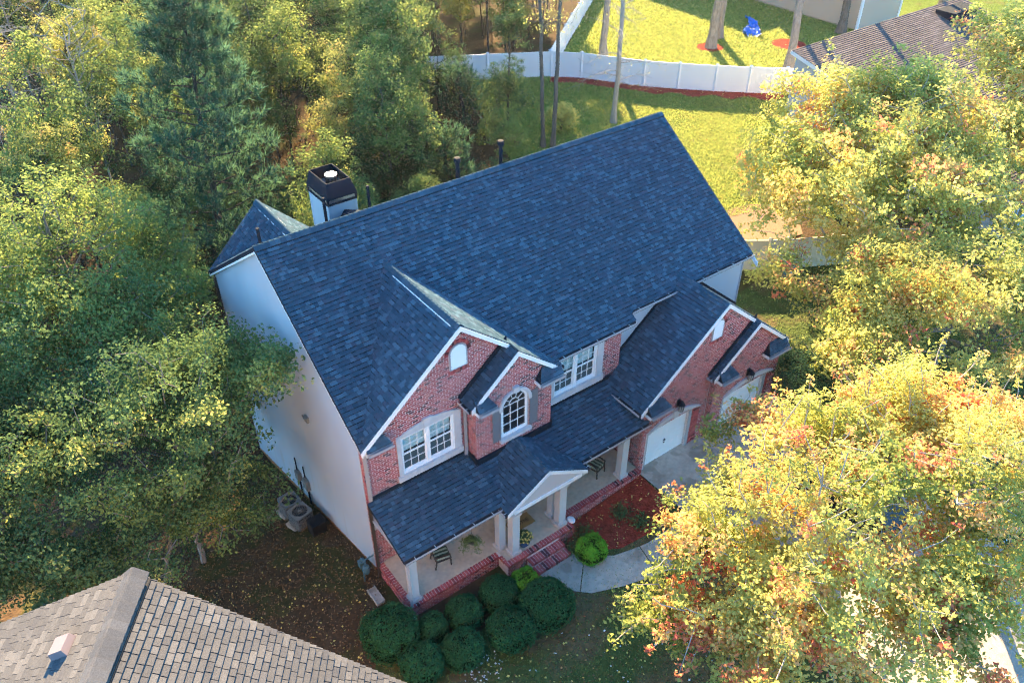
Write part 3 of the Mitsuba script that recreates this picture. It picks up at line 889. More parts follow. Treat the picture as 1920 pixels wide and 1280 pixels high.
# louvred attic vents with brick surrounds
for v, fr, lab in ((vent1, F0, 'arched white louvre vent high in the front gable'), (vent2, F2, 'arched white louvre vent in the garage gable')):
    x0, z0, x1, z1 = v.bounds
    key = fresh('house__vent')
    labels[key] = {'label': lab}
    scene[key + '__frame'] = mikit.ply(cat([extrude(v.difference(v.buffer(-0.05)), fr, 0.0, 0.05), extrude(v.buffer(-0.04), fr, 0.0, 0.006)]), 'm_grey_trim')
    lv = []
    n = int((z1 - z0) / 0.1)
    O, U, V, N = fr
    vi = v.buffer(-0.05)
    for k in range(n):
        zc = z0 + 0.04 + k * 0.1
        g = vi.intersection(sbox(x0, zc, x1, zc + 0.06))
        if g.is_empty:
            continue
        a, b = g.bounds[0], g.bounds[2]
        sl = bar((a, O[1] - 0.03, zc + 0.03), (b, O[1] - 0.03, zc + 0.03), 0.008, 0.085, up=(0, 0.6, 1))
        lv.append(sl)
    for i, m in enumerate(lv):
        scene[key + ('__slat' if i == 0 else f'__slat_{i:03d}')] = mikit.ply(m, 'm_white_paint')
    P = Pieces(31)
    c, r, zs = (x0 + x1) / 2, (x1 - x0) / 2, z1 - (x1 - x0) / 2
    m = 15
    for k in range(m):
        a0, a1 = math.pi * (k + 0.06) / m, math.pi * (k + 0.94) / m
        pts = [(c + (r + 0.03) * math.cos(a0), zs + (r + 0.03) * math.sin(a0)), (c + (r + 0.16) * math.cos(a0), zs + (r + 0.16) * math.sin(a0)), (c + (r + 0.16) * math.cos(a1), zs + (r + 0.16) * math.sin(a1)), (c + (r + 0.03) * math.cos(a1), zs + (r + 0.03) * math.sin(a1))]
        P.add(pts, np.full(4, 0.035), 0.0, fr)
    for k in range(9):
        xa = x0 - 0.06 + (x1 - x0 + 0.12) * (k + 0.06) / 9
        xb = x0 - 0.06 + (x1 - x0 + 0.12) * (k + 0.94) / 9
        P.add([(xa, z0 - 0.17), (xb, z0 - 0.17), (xb, z0 - 0.02), (xa, z0 - 0.02)], np.full(4, 0.04), 0.0, fr)
    P.emit(key + '__brick', key + '__bricks', 'm_brick', 300)


# garage doors
def garage_door(x0, x1, z0, z1, y, label):
    g = fresh('house__garage_door')
    labels[g] = {'label': label}
    h = (z1 - z0) / 4
    k = 0
    for r in range(4):
        za, zb = z0 + r * h, z0 + (r + 1) * h - 0.008
        ms = [box(x0, x1, y, y + 0.05, za, zb)]
        n = 5
        for c in range(n):
            xa, xb = x0 + (x1 - x0) * c / n + 0.06, x0 + (x1 - x0) * (c + 1) / n - 0.06
            ms.append(extrude(sbox(xa, za + 0.09, xb, zb - 0.09).difference(sbox(xa + 0.03, za + 0.12, xb - 0.03, zb - 0.12)), frame((0, y, 0), (1, 0, 0), (0, 0, 1)), 0.001, 0.014))
        scene[g + ('__panel' if r == 0 else f'__panel_{r:03d}')] = mikit.ply(cat(ms), 'm_white_paint')
    scene[g + '__handle'] = mikit.ply(cat([cyl(((x0 + x1) / 2, y - 0.04, z0 + 0.98), ((x0 + x1) / 2, y, z0 + 0.98), 0.05), box((x0 + x1) / 2 - 0.03, (x0 + x1) / 2 + 0.03, y - 0.03, y, z0 + 0.8, z0 + 0.84)]), 'm_dark_metal')


garage_door(D1[0], D1[1], 0.0, 2.13, -2.16, 'white panelled garage door nearer the porch')
garage_door(D2[0], D2[1], 0.0, 2.05, -2.42, 'white panelled garage door half hidden behind the maple')


def door_arch(x0, x1, zs, rise, fr, y, ztop):
    """Segmental stone hood over a garage door, brick between hood and door head, stone jamb on the right."""
    o = seg_top(x0 - 0.1, x1 + 0.62, zs - 0.02, zs, rise + 0.22)
    i = seg_top(x0 + 0.02, x1 + 0.5, zs - 0.1, zs - 0.02, rise)
    hood = o.difference(i).buffer(0)
    c = (x0 + x1 + 0.52) / 2
    part('house__door_hood', [extrude(hood, fr, 0.0, 0.10), extrude(Polygon([(c - 0.11, zs + rise - 0.05), (c + 0.11, zs + rise - 0.05), (c + 0.15, zs + rise + 0.36), (c - 0.15, zs + rise + 0.36)]), fr, 0.0, 0.14)], 'm_stone_trim')
    part('house__door_jamb', [box(x1, x1 + 0.17, y - 0.03, y + 0.2, -0.05, ztop)], 'm_grey_trim')
    part('house__door_jamb', [box(x0 - 0.04, x0, y - 0.02, y + 0.2, -0.05, ztop)], 'm_grey_trim')


door_arch(D1[0], D1[1], 2.16, 0.22, F2, -2.29, 2.13)
door_arch(D2[0], D2[1], 2.1, 0.22, F3, -2.55, 2.05)
bj = Pieces(33)
for x0, x1, fr, zt in ((D1[1] + 0.17, D1[1] + 0.66, F2, 2.13), (D2[1] + 0.17, D2[1] + 0.4, F3, 2.05)):
    for k in range(int(zt / CH)):
        off = 0 if k % 2 else 0.12
        for xa, xb in ((x0, x0 + 0.235 - off), (x0 + 0.235 - off, x1)):
            if xb - xa > 0.05:
                bj.add([(xa + 0.008, k * CH + 0.009), (xb - 0.008, k * CH + 0.009), (xb - 0.008, (k + 1) * CH - 0.009), (xa + 0.008, (k + 1) * CH - 0.009)], np.full(4, 0.014), 0.0, fr)
bj.emit('house__door_jamb__brick', 'house__door_jamb__bricks', 'm_brick', 300)

# porch: slab, brick edge, steps, columns
ZF = 0.28
part('house__porch', [box(0.12, 11.35, -2.25, -0.02, -0.5, ZF), box(3.95, 7.02, -2.86, -2.25, -0.5, ZF)], 'm_slab', label='cream concrete porch floor edged with brick')
KZ = ZF - 0.004
part('house__porch__core', [box(-0.06, 3.858, -2.46, -2.252, -0.6, KZ), box(7.122, 11.39, -2.46, -2.252, -0.6, KZ), box(-0.06, 0.118, -2.252, -0.02, -0.6, KZ), box(3.86, 7.12, -3.07, -2.862, -0.6, KZ), box(3.86, 3.948, -2.862, -2.252, -0.6, KZ),
                             box(7.022, 7.12, -2.862, -2.252, -0.6, KZ), box(4.78, 6.36, -3.43, -3.07, -0.6, 0.062), box(4.78, 6.36, -3.79, -3.43, -0.6, -0.108)], 'm_mortar')
pb = Pieces(41)


def rowlock(x0, x1, y0, y1, z, along='x', bw=0.125, hi=0.02):
    if along == 'x':
        n = max(1, int(round((x1 - x0) / bw)))
        for k in range(n):
            a, b = x0 + (x1 - x0) * k / n + 0.014, x0 + (x1 - x0) * (k + 1) / n - 0.014
            pb.raw(box(a, b, y0, y1, z - 0.09, z + pb.rng.rand() * 0.006))
    else:
        n = max(1, int(round((y1 - y0) / bw)))
        for k in range(n):
            a, b = y0 + (y1 - y0) * k / n + 0.014, y0 + (y1 - y0) * (k + 1) / n - 0.014
            pb.raw(box(x0, x1, a, b, z - 0.09, z + pb.rng.rand() * 0.006))


rowlock(-0.09, 3.86, -2.50, -2.24, ZF + 0.004)
rowlock(7.13, 11.39, -2.50, -2.24, ZF + 0.004)
rowlock(3.84, 7.14, -3.11, -2.85, ZF + 0.004)
rowlock(-0.10, 0.13, -2.24, -0.03, ZF + 0.004, 'y')
rowlock(3.83, 3.97, -2.85, -2.5, ZF + 0.004, 'y')
rowlock(7.0, 7.15, -2.85, -2.5, ZF + 0.004, 'y')
rowlock(4.74, 6.40, -3.46, -3.10, 0.07)
rowlock(4.74, 6.40, -3.82, -3.46, -0.10)
SB = bricks
bricks = Pieces(42)
frp = lambda y: frame((0, y, 0), (1, 0, 0), (0, 0, 1))
brick_wall(sbox(-0.06, -0.5, 3.86, ZF - 0.1), frp(-2.46))
brick_wall(sbox(7.12, -0.5, 11.39, ZF - 0.1), frp(-2.46))
brick_wall(sbox(3.86, -0.5, 4.78, ZF - 0.1), frp(-3.07))
brick_wall(sbox(6.36, -0.5, 7.12, ZF - 0.1), frp(-3.07))
brick_wall(sbox(0.02, -0.5, 2.46, ZF - 0.1), frame((-0.06, 0, 0), (0, -1, 0), (0, 0, 1)))
brick_wall(sbox(-3.07, -0.5, -2.5, ZF - 0.1), frame((7.12, 0, 0), (0, 1, 0), (0, 0, 1)))
brick_wall(sbox(4.78, -0.35, 6.36, -0.03), frp(-3.43))
brick_wall(sbox(4.78, -0.45, 6.36, -0.2), frp(-3.79))
pb.items += bricks.items
bricks = SB
pb.emit('house__porch__brick', 'house__porch__bricks', 'm_brick', 300)


def column(x0, x1, y0, y1, ztop):
    c = fresh('house__column')
    scene[c] = mikit.ply(cat([box(x0 + 0.03, x1 - 0.03, y0 + 0.03, y1 - 0.03, ZF + 0.2, ztop - 0.14)]), 'm_column')
    scene[c + '__base'] = mikit.ply(cat([box(x0 - 0.035, x1 + 0.035, y0 - 0.035, y1 + 0.035, ZF + 0.01, ZF + 0.16), box(x0, x1, y0, y1, ZF + 0.16, ZF + 0.2)]), 'm_column')
    scene[c + '__capital'] = mikit.ply(cat([box(x0, x1, y0, y1, ztop - 0.14, ztop - 0.1), box(x0 - 0.03, x1 + 0.03, y0 - 0.03, y1 + 0.03, ztop - 0.1, ztop)]), 'm_column')


for a in ((0.06, 0.43, -2.33, -1.98, 2.66), (4.00, 4.36, -2.30, -1.95, 2.66), (4.24, 4.63, -2.84, -2.46, 2.62), (6.56, 6.96, -2.79, -2.41, 2.62), (6.62, 6.98, -2.25, -1.9, 2.66), (10.3, 10.7, -2.32, -1.95, 2.66)):
    column(*a)
# front door behind the porch columns
part('house__door', [box(5.45, 6.35, 0.08, 0.14, ZF, 2.5)], 'm_bronze', label='dark front door under the entry gable')
part('house__door_jamb', [box(5.1, 5.45, -0.02, 0.16, ZF, 2.7), box(6.35, 6.7, -0.02, 0.16, ZF, 2.7), box(5.45, 6.35, -0.02, 0.16, 2.5, 2.7)], 'm_white_paint')
for lo in (low1, low2):
    x0, z0, x1, z1 = lo.bounds
    part('house__window', [box(x0, x1, -0.02, 0.1, z0, z0 + 0.1), box(x0, x1, -0.02, 0.1, z1 - 0.1, z1), box(x0, x0 + 0.1, -0.02, 0.1, z0 + 0.1, z1 - 0.1), box(x1 - 0.1, x1, -0.02, 0.1, z0 + 0.1, z1 - 0.1), box(x0 + 0.1, x1 - 0.1, 0.0, 0.05, (z0 + z1) / 2 - 0.03, (z0 + z1) / 2 + 0.03)], 'm_white_paint', label='white framed window behind the porch')
    part('house__window_pane', [box(x0 + 0.1, x1 - 0.1, 0.06, 0.08, z0 + 0.1, z1 - 0.1)], 'm_car_glass')


# downspouts
def pipe(pts, w=0.1, d=0.075):
    ms = [bar(a, b, w, d, up=(0.3, 1, 0)) for a, b in zip(pts[:-1], pts[1:])]
    return cat(ms)


part('house__downspout', [pipe([(-0.03, -0.13, 6.35), (-0.03, -0.13, 3.95)], 0.13, 0.1)], 'm_taupe')
part('house__downspout', [pipe([(-0.1, -0.1, 3.6), (-0.1, -0.1, -0.35)], 0.12, 0.1)], 'm_bronze')
part('house__downspout', [pipe([(XSL + 0.12, -0.16, 6.4), (4.1, -0.1, 6.1), (4.1, -0.1, 4.2), (3.95, -0.32, 4.0)], 0.11, 0.09)], 'm_taupe')
part('house__downspout', [pipe([(-0.02, -2.42, 2.85), (-0.02, -2.42, -0.3), (-0.02, -2.62, -0.36)], 0.1, 0.075)], 'm_grey_trim')
part('house__downspout', [pipe([(-0.08, 13.22, 6.4), (-0.08, 13.22, -4.3)], 0.14, 0.1)], 'm_bronze')

part('house__wall_vent', [box(-0.14, -0.03, 4.72, 4.98, 4.08, 4.34), box(-0.2, -0.14, 4.7, 5.0, 4.28, 4.36)], 'm_hvac')
# chimney
cx0, cx1, cy0, cy1 = 3.89, 5.12, 9.0, 10.72
part('house__chimney', [box(cx0, cx1, cy0, cy1, 6.0, 10.5)], 'm_white_paint', label='white boarded chimney with black metal cap')
cb = Pieces(51)
frc = frame((0, cy0, 0), (1, 0, 0), (0, 0, 1))
frc2 = frame((cx0, 0, 0), (0, -1, 0), (0, 0, 1))
for k in range(14):
    z0 = 7.9 + k * 0.18
    for fr, a, b in ((frc, cx0 + 0.1, cx1 - 0.1), (frc2, -cy1 + 0.1, -cy0 - 0.1)):
        cb.add([(a, z0), (b, z0), (b, z0 + 0.178), (a, z0 + 0.178)], [0.028, 0.028, 0.008, 0.008], 0.0, fr)
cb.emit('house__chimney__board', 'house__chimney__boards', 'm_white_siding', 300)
part('house__chimney__corner_board', [box(cx0 - 0.03, cx0 + 0.1, cy0 - 0.03, cy0 + 0.02, 6, 10.44), box(cx1 - 0.1, cx1 + 0.03, cy0 - 0.03, cy0 + 0.02, 6, 10.44), box(cx0 - 0.03, cx0 + 0.02, cy0 + 0.021, cy0 + 0.1, 6, 10.44), box(cx0 - 0.03, cx0 + 0.02, cy1 - 0.1, cy1 + 0.02, 6, 10.44)], 'm_white_siding')
e = 0.05
part('house__chimney__cap_band', [box(cx0 - e, cx1 + e, cy0 - e, cy1 + e, 10.44, 10.53), box(cx0 - e, cx1 + e, cy0 - e, cy1 + e, 10.68, 10.76)] +
     [box(x, x + 0.09, y, y + 0.09, 10.53, 10.68) for x in (cx0 - e, cx1 + e - 0.09) for y in (cy0 - e, cy1 + e - 0.09)], 'm_dark_metal')
part('house__chimney__screen', [box(cx0 - 0.02, cx1 + 0.02, cy0 - 0.02, cy1 + 0.02, 10.53, 10.68)], 'm_steel')
# sloped hood sheets: closed ring with thickness
def ring_shell(b, t, z0, z1, th=0.03):
    (bx0, bx1, by0, by1), (tx0, tx1, ty0, ty1) = b, t
    def rect(x0, x1, y0, y1, z):
        return [(x0, y0, z), (x1, y0, z), (x1, y1, z), (x0, y1, z)]
    v = rect(bx0, bx1, by0, by1, z0) + rect(tx0, tx1, ty0, ty1, z1) + rect(bx0 + th, bx1 - th, by0 + th, by1 - th, z0) + rect(tx0 + th, tx1 - th, ty0 + th, ty1 - th, z1)
    f = []
    for i in range(4):
        j = (i + 1) % 4
        f += [(i, j, 4 + j), (i, 4 + j, 4 + i), (8 + j, 8 + i, 12 + i), (8 + j, 12 + i, 12 + j), (4 + i, 4 + j, 12 + j), (4 + i, 12 + j, 12 + i), (j, i, 8 + i), (j, 8 + i, 8 + j)]
    return tm(v, f)


part('house__chimney__hood', [ring_shell((cx0 - e, cx1 + e, cy0 - e, cy1 + e), (cx0 + 0.07, cx1 - 0.12, cy0 + 0.07, cy1 - 0.08), 10.76, 11.36)], 'm_dark_metal')
part('house__chimney__chase_top', [box(cx0 + 0.02, cx1 - 0.02, cy0 + 0.02, cy1 - 0.02, 10.762, 10.80)], 'm_hvac')
part('house__chimney__flue', [lathe([(0, 10.8), (0.23, 10.8), (0.23, 11.32), (0.26, 11.34), (0.26, 11.38), (0.0, 11.42)], (4.5, 9.75, 0))], 'm_steel', smooth=30)
part('house__chimney__flue_slot', [bar((4.5 + 0.232 * math.cos(a), 9.75 + 0.232 * math.sin(a), 11.0), (4.5 + 0.232 * math.cos(a), 9.75 + 0.232 * math.sin(a), 11.26), 0.09, 0.012, up=(math.cos(a), math.sin(a), 0)) for a in np.linspace(0, 2 * math.pi, 11)[:-1]], 'm_dark_metal')


def vent_pipe(x, y, h, cap):
    z = HR - TB * (y - YR)
    ms = [cyl((x, y, z - 0.2), (x, y, z + h), 0.085 if cap else 0.06)]
    if cap:
        ms += [lathe([(0, z + h - 0.02), (0.13, z + h), (0.15, z + h + 0.1), (0.13, z + h + 0.2), (0, z + h + 0.22)], (x, y, 0), 16)]
    part('house__vent_pipe', ms, 'm_dark_metal', smooth=30)


vent_pipe(11.25, 7.4, 1.0, True)
vent_pipe(9.05, 7.4, 0.85, True)
vent_pipe(5.35, 8.3, 1.15, False)
vent_pipe(0.35, 7.3, 0.75, False)
vent_pipe(3.55, 8.6, 1.25, False)
part('house__roof__cricket', [trimesh.convex.convex_hull(np.array([(4.1, 9.0, 9.6), (5.0, 9.0, 9.6), (4.55, 9.0, 10.1), (4.1, 7.5, 10.55), (5.0, 7.5, 10.55), (4.55, 8.0, 10.3)]))], 'm_dark_metal')


# ------------------------------------------------------------------ neighbouring houses
def gable_house_box(key, plan, wall, mat):
    part(key, wall, mat)


# tan roof at the bottom left
nA = np.array([-7.85, -6.1, 12.5])
rd = np.array([-0.585, -0.811]) / math.hypot(0.585, 0.811)
rr_ = np.array([0.811, -0.585]) / math.hypot(0.585, 0.811)
N1 = thing('house', 'neighbouring house with weathered tan shingle roof at the lower left corner', 'house')
nsh, ndk, ncp = Pieces(61), [], Pieces(62)
Lr = 9.0
SL, SR, WL, WR = 0.52, 0.83, 6.2, 5.6
pr = [nA[:2], nA[:2] + rr_ * WR, nA[:2] + rr_ * WR + rd * Lr, nA[:2] + rd * Lr]
eR = nA + np.array([*(rr_ * WR), -SR * WR])
roof_plane(pr, eR, rd, -rr_, SR, P=nsh, deck=ndk, expo=0.165, wmin=0.17, wmax=0.34, lift=1.5, gap=0.009, seam=0.0)
pl_ = [nA[:2], nA[:2] - rr_ * WL, nA[:2] - rr_ * WL + rd * Lr, nA[:2] + rd * Lr]
eL = nA + np.array([*(-rr_ * WL), -SL * WL])
roof_plane(pl_, eL, rd, rr_, SL, P=nsh, deck=ndk, expo=0.165, wmin=0.17, wmax=0.34, lift=0.9, gap=0.006, seam=0.0)
part(N1 + '__roof', ndk, 'm_tan_shingle')
nsh.emit(N1 + '__roof__shingle', N1 + '__roof__shingles', 'm_tan_shingle', 300)
n3 = np.array([*rd, 0])
ridge_caps(nA - n3 * 0.02, nA + n3 * Lr, SL, SR, width=0.30, step=0.2, lift=0.085, P=ncp)
ncp.emit(N1 + '__roof__ridge_cap', N1 + '__roof__ridge_caps', 'm_tan_shingle', 300)
fr_n = frame((0, 0, 0), [*rr_, 0], (0, 0, 1))
part(N1 + '__roof__ridge_vent', [extrude(Polygon([(-0.30, -0.15), (0, 0.04), (0.32, -0.2), (0.32, -0.30), (-0.30, -0.22)]), frame(nA, [*rr_, 0], (0, 0, 1)), -Lr if np.dot(np.cross([*rr_, 0], [0, 0, 1.0]), n3) < 0 else 0.02, -0.02 if np.dot(np.cross([*rr_, 0], [0, 0, 1.0]), n3) < 0 else Lr)], 'm_black_rubber')
wf = frame(nA + n3 * 0.35, [*rr_, 0], (0, 0, 1))
sgn = 1 if np.dot(wf[3], n3) > 0 else -1
part(N1 + '__wall', [extrude(Polygon([(-WL + 0.4, -SL * (WL - 0.4) - 0.2), (0, -0.25), (WR - 0.4, -SR * (WR - 0.4) - 0.2), (WR - 0.4, -15.5), (-WL + 0.4, -15.5)]), wf, min(0, sgn * (Lr - 0.7)), max(0, sgn * (Lr - 0.7)))], 'm_tan_siding')
vp = nA + np.array([*(-rr_ * 0.98), -SL * 0.98]) + n3 * 1.4
M = np.eye(4)
b_ = trimesh.creation.box(extents=[0.40, 0.44, 0.16])
vv = b_.vertices.copy()
vv[vv[:, 2] > 0, :2] *= 0.86
b_.vertices = vv
Vn = np.array([*rr_, SL]) / math.hypot(1, SL)
Un = n3
Nn = np.cross(Un, Vn)
Nn = Nn if Nn[2] > 0 else -Nn
M[:3, 0], M[:3, 1], M[:3, 2], M[:3, 3] = Vn, Un, Nn, vp + Nn * 0.1
b_.apply_transform(M)
part(N1 + '__roof_vent', [b_], 'm_pale_plastic', label='pale pink box vent on the tan roof')

# plum roof on the right
N2 = thing('house', 'white neighbouring house with plum-brown roof behind the big maple at right', 'house')
psh, pdk = Pieces(71), []
roof_plane([(42.5, -1.6), (64, -1.6), (64, 16.0), (42.5, 16.0)], (42.5, 16.0 - 17.6, 7.0 - 0.24 * 17.6), (1, 0), (0, 1), 0.24, P=psh, deck=pdk, expo=0.2, wmin=0.4, wmax=0.8)
part(N2 + '__roof', pdk, 'm_plum_shingle')
psh.emit(N2 + '__roof__shingle', N2 + '__roof__shingles', 'm_plum_shingle', 0)
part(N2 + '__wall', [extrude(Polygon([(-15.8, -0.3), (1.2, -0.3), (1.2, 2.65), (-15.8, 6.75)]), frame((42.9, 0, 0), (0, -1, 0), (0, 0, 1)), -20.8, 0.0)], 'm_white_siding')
part(N2 + '__rake_board', [bar((42.52, 16.0, 6.86), (42.52, -1.6, 2.64), 0.06, 0.26), bar((42.5, 16.03, 6.86), (64, 16.03, 6.86), 0.06, 0.2)], 'm_white_paint')
for y, z in ((2.0, 0.6), (7.4, 1.2), (11.2, 1.2)):
    w = fresh(N2 + '__window')
    fr = frame((42.9, y, z), (0, -1, 0), (0, 0, 1))
    o = arch_poly(-0.75, 0.75, 0, 1.7)
    scene[w] = mikit.ply(extrude(o.difference(o.buffer(-0.12)), fr, 0.0, 0.1), 'm_white_paint')
    scene[w + '__pane'] = mikit.ply(extrude(o.buffer(-0.12), fr, 0.0, 0.02), 'm_car_glass')
    scene[w + '__muntin'] = mikit.ply(cat([extrude(sbox(-0.02, 0, 0.02, 2.4), fr, 0.02, 0.05)] + [extrude(sbox(-0.63, k * 0.5, 0.63, k * 0.5 + 0.04), fr, 0.02, 0.05) for k in (1, 2, 3)]), 'm_white_paint')
part(N2 + '__skylight', [box(59.0, 62.4, 13.6, 15.2, 6.2, 7.1)], 'm_dark_metal')

# tan sided house beyond the rear lawn, at the top
N3 = thing('house', 'tan board-sided house with white corner trim at the top edge of the photo', 'house')
sb = Pieces(81)
part(N3 + '__wall', [box(70.2, 77.2, 28.4, 42, -0.3, 8.0)], 'm_tan_siding')
for fr, a, b in ((frame((0, 28.4, 0), (1, 0, 0), (0, 0, 1)), 70.35, 77.05), (frame((70.2, 0, 0), (0, -1, 0), (0, 0, 1)), -41.9, -28.55)):
    for k in range(24):
        z0 = 0.2 + k * 0.32
        sb.add([(a, z0), (b, z0), (b, z0 + 0.317), (a, z0 + 0.317)], [0.06, 0.06, 0.012, 0.012], 0.0, fr)
sb.emit(N3 + '__wall__board', N3 + '__wall__boards', 'm_tan_siding', 300)
part(N3 + '__corner_board', [box(70.1, 70.36, 28.30, 28.5, -0.2, 8), box(77.04, 77.3, 28.30, 28.5, -0.2, 8)], 'm_white_paint')
part(N3 + '__roof', [trimesh.convex.convex_hull(np.array([(69.7, 27.8, 7.9), (77.8, 27.8, 7.9), (73.7, 27.8, 11.2), (69.7, 42.5, 7.9), (77.8, 42.5, 7.9), (73.7, 42.5, 11.2)]))], 'm_plum_shingle')
N4 = thing('house', 'house with white porch posts along the top edge beyond the rear lawn', 'house')
part(N4 + '__wall', [box(70.0, 92, 52.0, 66, -0.2, 7.0)], 'm_tan_siding')
part(N4 + '__roof', [trimesh.convex.convex_hull(np.array([(69, 46.5, 6.9), (93, 46.5, 6.9), (69, 67, 6.9), (93, 67, 6.9), (76, 57, 11.5), (86, 57, 11.5)]))], 'm_plum_shingle')
part(N4 + '__porch', [box(69.6, 86, 47.2, 52, -0.2, 0.25)], 'm_concrete')
for k in range(6):
    part(N4 + '__post', [box(69.8 + k * 3.1, 70.1 + k * 3.1, 47.4, 47.7, 0.25, 6.8)], 'm_white_paint')
part(N4 + '__opening', [box(71, 85, 51.9, 51.99, 0.3, 3.4)], 'm_interior')
setting('mulch_bed_002', sheet(Polygon([(69, 45.2), (82, 42.5), (87, 46), (87, 47.2), (69.6, 47.2)]), 0.02, 0.8), 'm_mulch', label='red mulch bed before the far porch')
for x, y, m, l in ((71.5, 46.2, 'm_green_plastic', 'green bin in the mulch bed before the far porch'), (69.4, 47.6, 'm_meter', 'low blue-grey tub left of the far porch')):
    whole('bin', [lathe([(0, 0), (0.36, 0), (0.45, 0.9), (0.48, 0.92), (0.48, 0.98), (0, 1.0)], (x, y, -0.0), 16)], m, l, 'bin', smooth=30)


# ------------------------------------------------------------------ fences
def vinyl_fence(name, label, pts, h, mat, post_every=None, gate=None):
    k = thing(name, label, 'fence')
    for i, (a, b) in enumerate(zip(pts[:-1], pts[1:])):
        a, b = np.array(a, float), np.array(b, float)
        d = (b - a) / np.linalg.norm(b - a)
        za, zb = gz(*a), gz(*b)
        p0, p1 = a + d * 0.08, b - d * 0.08
        pk = fresh(k + '__panel')
        A, B = np.array([*p0, za]), np.array([*p1, zb])
        n = max(2, int(np.linalg.norm(b - a) / 0.28))
        ms = []
        for j in range(n):
            u0, u1 = j / n, (j + 1) / n - 0.05 / n
            q0, q1 = A + (B - A) * u0, A + (B - A) * u1
            c0 = q0 + [0, 0, h / 2 + 0.05]
            c1 = q1 + [0, 0, h / 2 + 0.05]
            ms.append(bar(c0, c1, 0.03, h - 0.2))
        scene[pk] = mikit.ply(cat(ms), mat)
        part(k + '__rail', [bar(A + [0, 0, 0.1], B + [0, 0, 0.1], 0.07, 0.16), bar(A + [0, 0, h - 0.08], B + [0, 0, h - 0.08], 0.07, 0.14), bar(A + [0, 0, h * 0.5], B + [0, 0, h * 0.5], 0.012, h - 0.2)], mat)
    for a in pts:
        z = float(gz(*a))
        p = fresh(k + '__post')
        scene[p] = mikit.ply(cat([box(a[0] - 0.09, a[0] + 0.09, a[1] - 0.09, a[1] + 0.09, z - 0.1, z + h + 0.05), trimesh.convex.convex_hull(np.array([(a[0] + sx * 0.12, a[1] + sy * 0.12, z + h + 0.05) for sx in (-1, 1) for sy in (-1, 1)] + [(a[0] + sx * 0.12, a[1] + sy * 0.12, z + h + 0.08) for sx in (-1, 1) for sy in (-1, 1)] + [(a[0], a[1], z + h + 0.17)]))]), mat)
    return k


FH = 2.2
fpts = []
for a, b in zip(fence_line[:-1], fence_line[1:]):
    fpts.append(a)
fpts.append(fence_line[-1])
vinyl_fence('vinyl_fence', 'white vinyl fence curving along the back lawn and red mulch bed', fpts + [(53.6, 19.9), (56, 18.0)], FH, 'm_vinyl')
vinyl_fence('vinyl_fence', 'white vinyl fence running away up the slope at the top of the photo', [(38.0, 37.0), (40.7, 39.3), (43.5, 41.6), (46.2, 43.9), (49.0, 46.1), (51.7, 48.4), (54.4, 50.6), (57.1, 52.8), (59.8, 55.0)], FH, 'm_vinyl')
vinyl_fence('vinyl_fence', 'cream vinyl fence with gate post joining the right end of the house', [(25.6, 7.2), (28.5, 5.05), (29.4, 4.5), (31.8, 3.2), (34.2, 2.0)], 2.0, 'm_cream_vinyl')
g = thing('wire_fence', 'rusty wire fence with pale top rail in the thicket behind the house', 'fence')
wf_pts = [np.array([28.2, 40.2]), np.array([27.5, 36.5]), np.array([26.6, 32.6]), np.array([25.6, 28.6])]
part(g + '__rail', [cyl((a[0], a[1], float(gz(*a)) + 1.4), (b[0], b[1], float(gz(*b)) + 1.4), 0.045, 8) for a, b in zip(wf_pts[:-1], wf_pts[1:])], 'm_steel', smooth=30)
for a in wf_pts:
    part(g + '__post', [cyl((a[0], a[1], float(gz(*a)) - 0.2), (a[0], a[1], float(gz(*a)) + 1.45), 0.05, 8)], 'm_steel', smooth=30)
wire = []
for a, b in zip(wf_pts[:-1], wf_pts[1:]):
    for k in range(26):
        for s in (0, 0.35):
            t0, t1 = k / 26, min(1.0, k / 26 + 0.33)
            t0, t1 = (t0, t1) if s == 0 else (t1, t0)
            p0, p1 = a + (b - a) * t0, a + (b - a) * t1
            wire.append(bar((p0[0], p0[1], float(gz(*p0)) + 0.05), (p1[0], p1[1], float(gz(*p1)) + 1.4), 0.012, 0.012))
part(g + '__wire_mesh', wire, 'm_bronze')

# ------------------------------------------------------------------ small things round the house
def lantern(x, y, z, label):
    k = thing('wall_lantern', label, 'wall lantern')
    part(k + '__bracket', [box(x - 0.08, x + 0.08, y - 0.03, y, z - 0.1, z + 0.3), bar((x, y, z + 0.25), (x, y - 0.2, z + 0.32), 0.03)], 'm_dark_metal')
    part(k + '__hood', [lathe([(0, z + 0.34), (0.06, z + 0.30), (0.16, z + 0.12), (0.15, z + 0.10), (0, z + 0.10)], (x, y - 0.2, 0), 8)], 'm_dark_metal')
    part(k + '__glass', [lathe([(0, z - 0.22), (0.09, z - 0.22), (0.125, z + 0.09), (0, z + 0.09)], (x, y - 0.2, 0), 8)], 'm_lamp_glass')
    part(k + '__cage', [lathe([(0, z - 0.27), (0.07, z - 0.25), (0.1, z - 0.22), (0, z - 0.215)], (x, y - 0.2, 0), 8)] + [bar((x + 0.1 * math.cos(a), y - 0.2 + 0.1 * math.sin(a), z - 0.22), (x + 0.135 * math.cos(a), y - 0.2 + 0.135 * math.sin(a), z + 0.1), 0.018) for a in np.arange(8) * math.pi / 4], 'm_dark_metal')


lantern(13.35, -2.3, 2.92, 'black carriage lantern above the nearer garage door')
lantern(17.5, -2.56, 2.72, 'black carriage lantern above the far garage door')


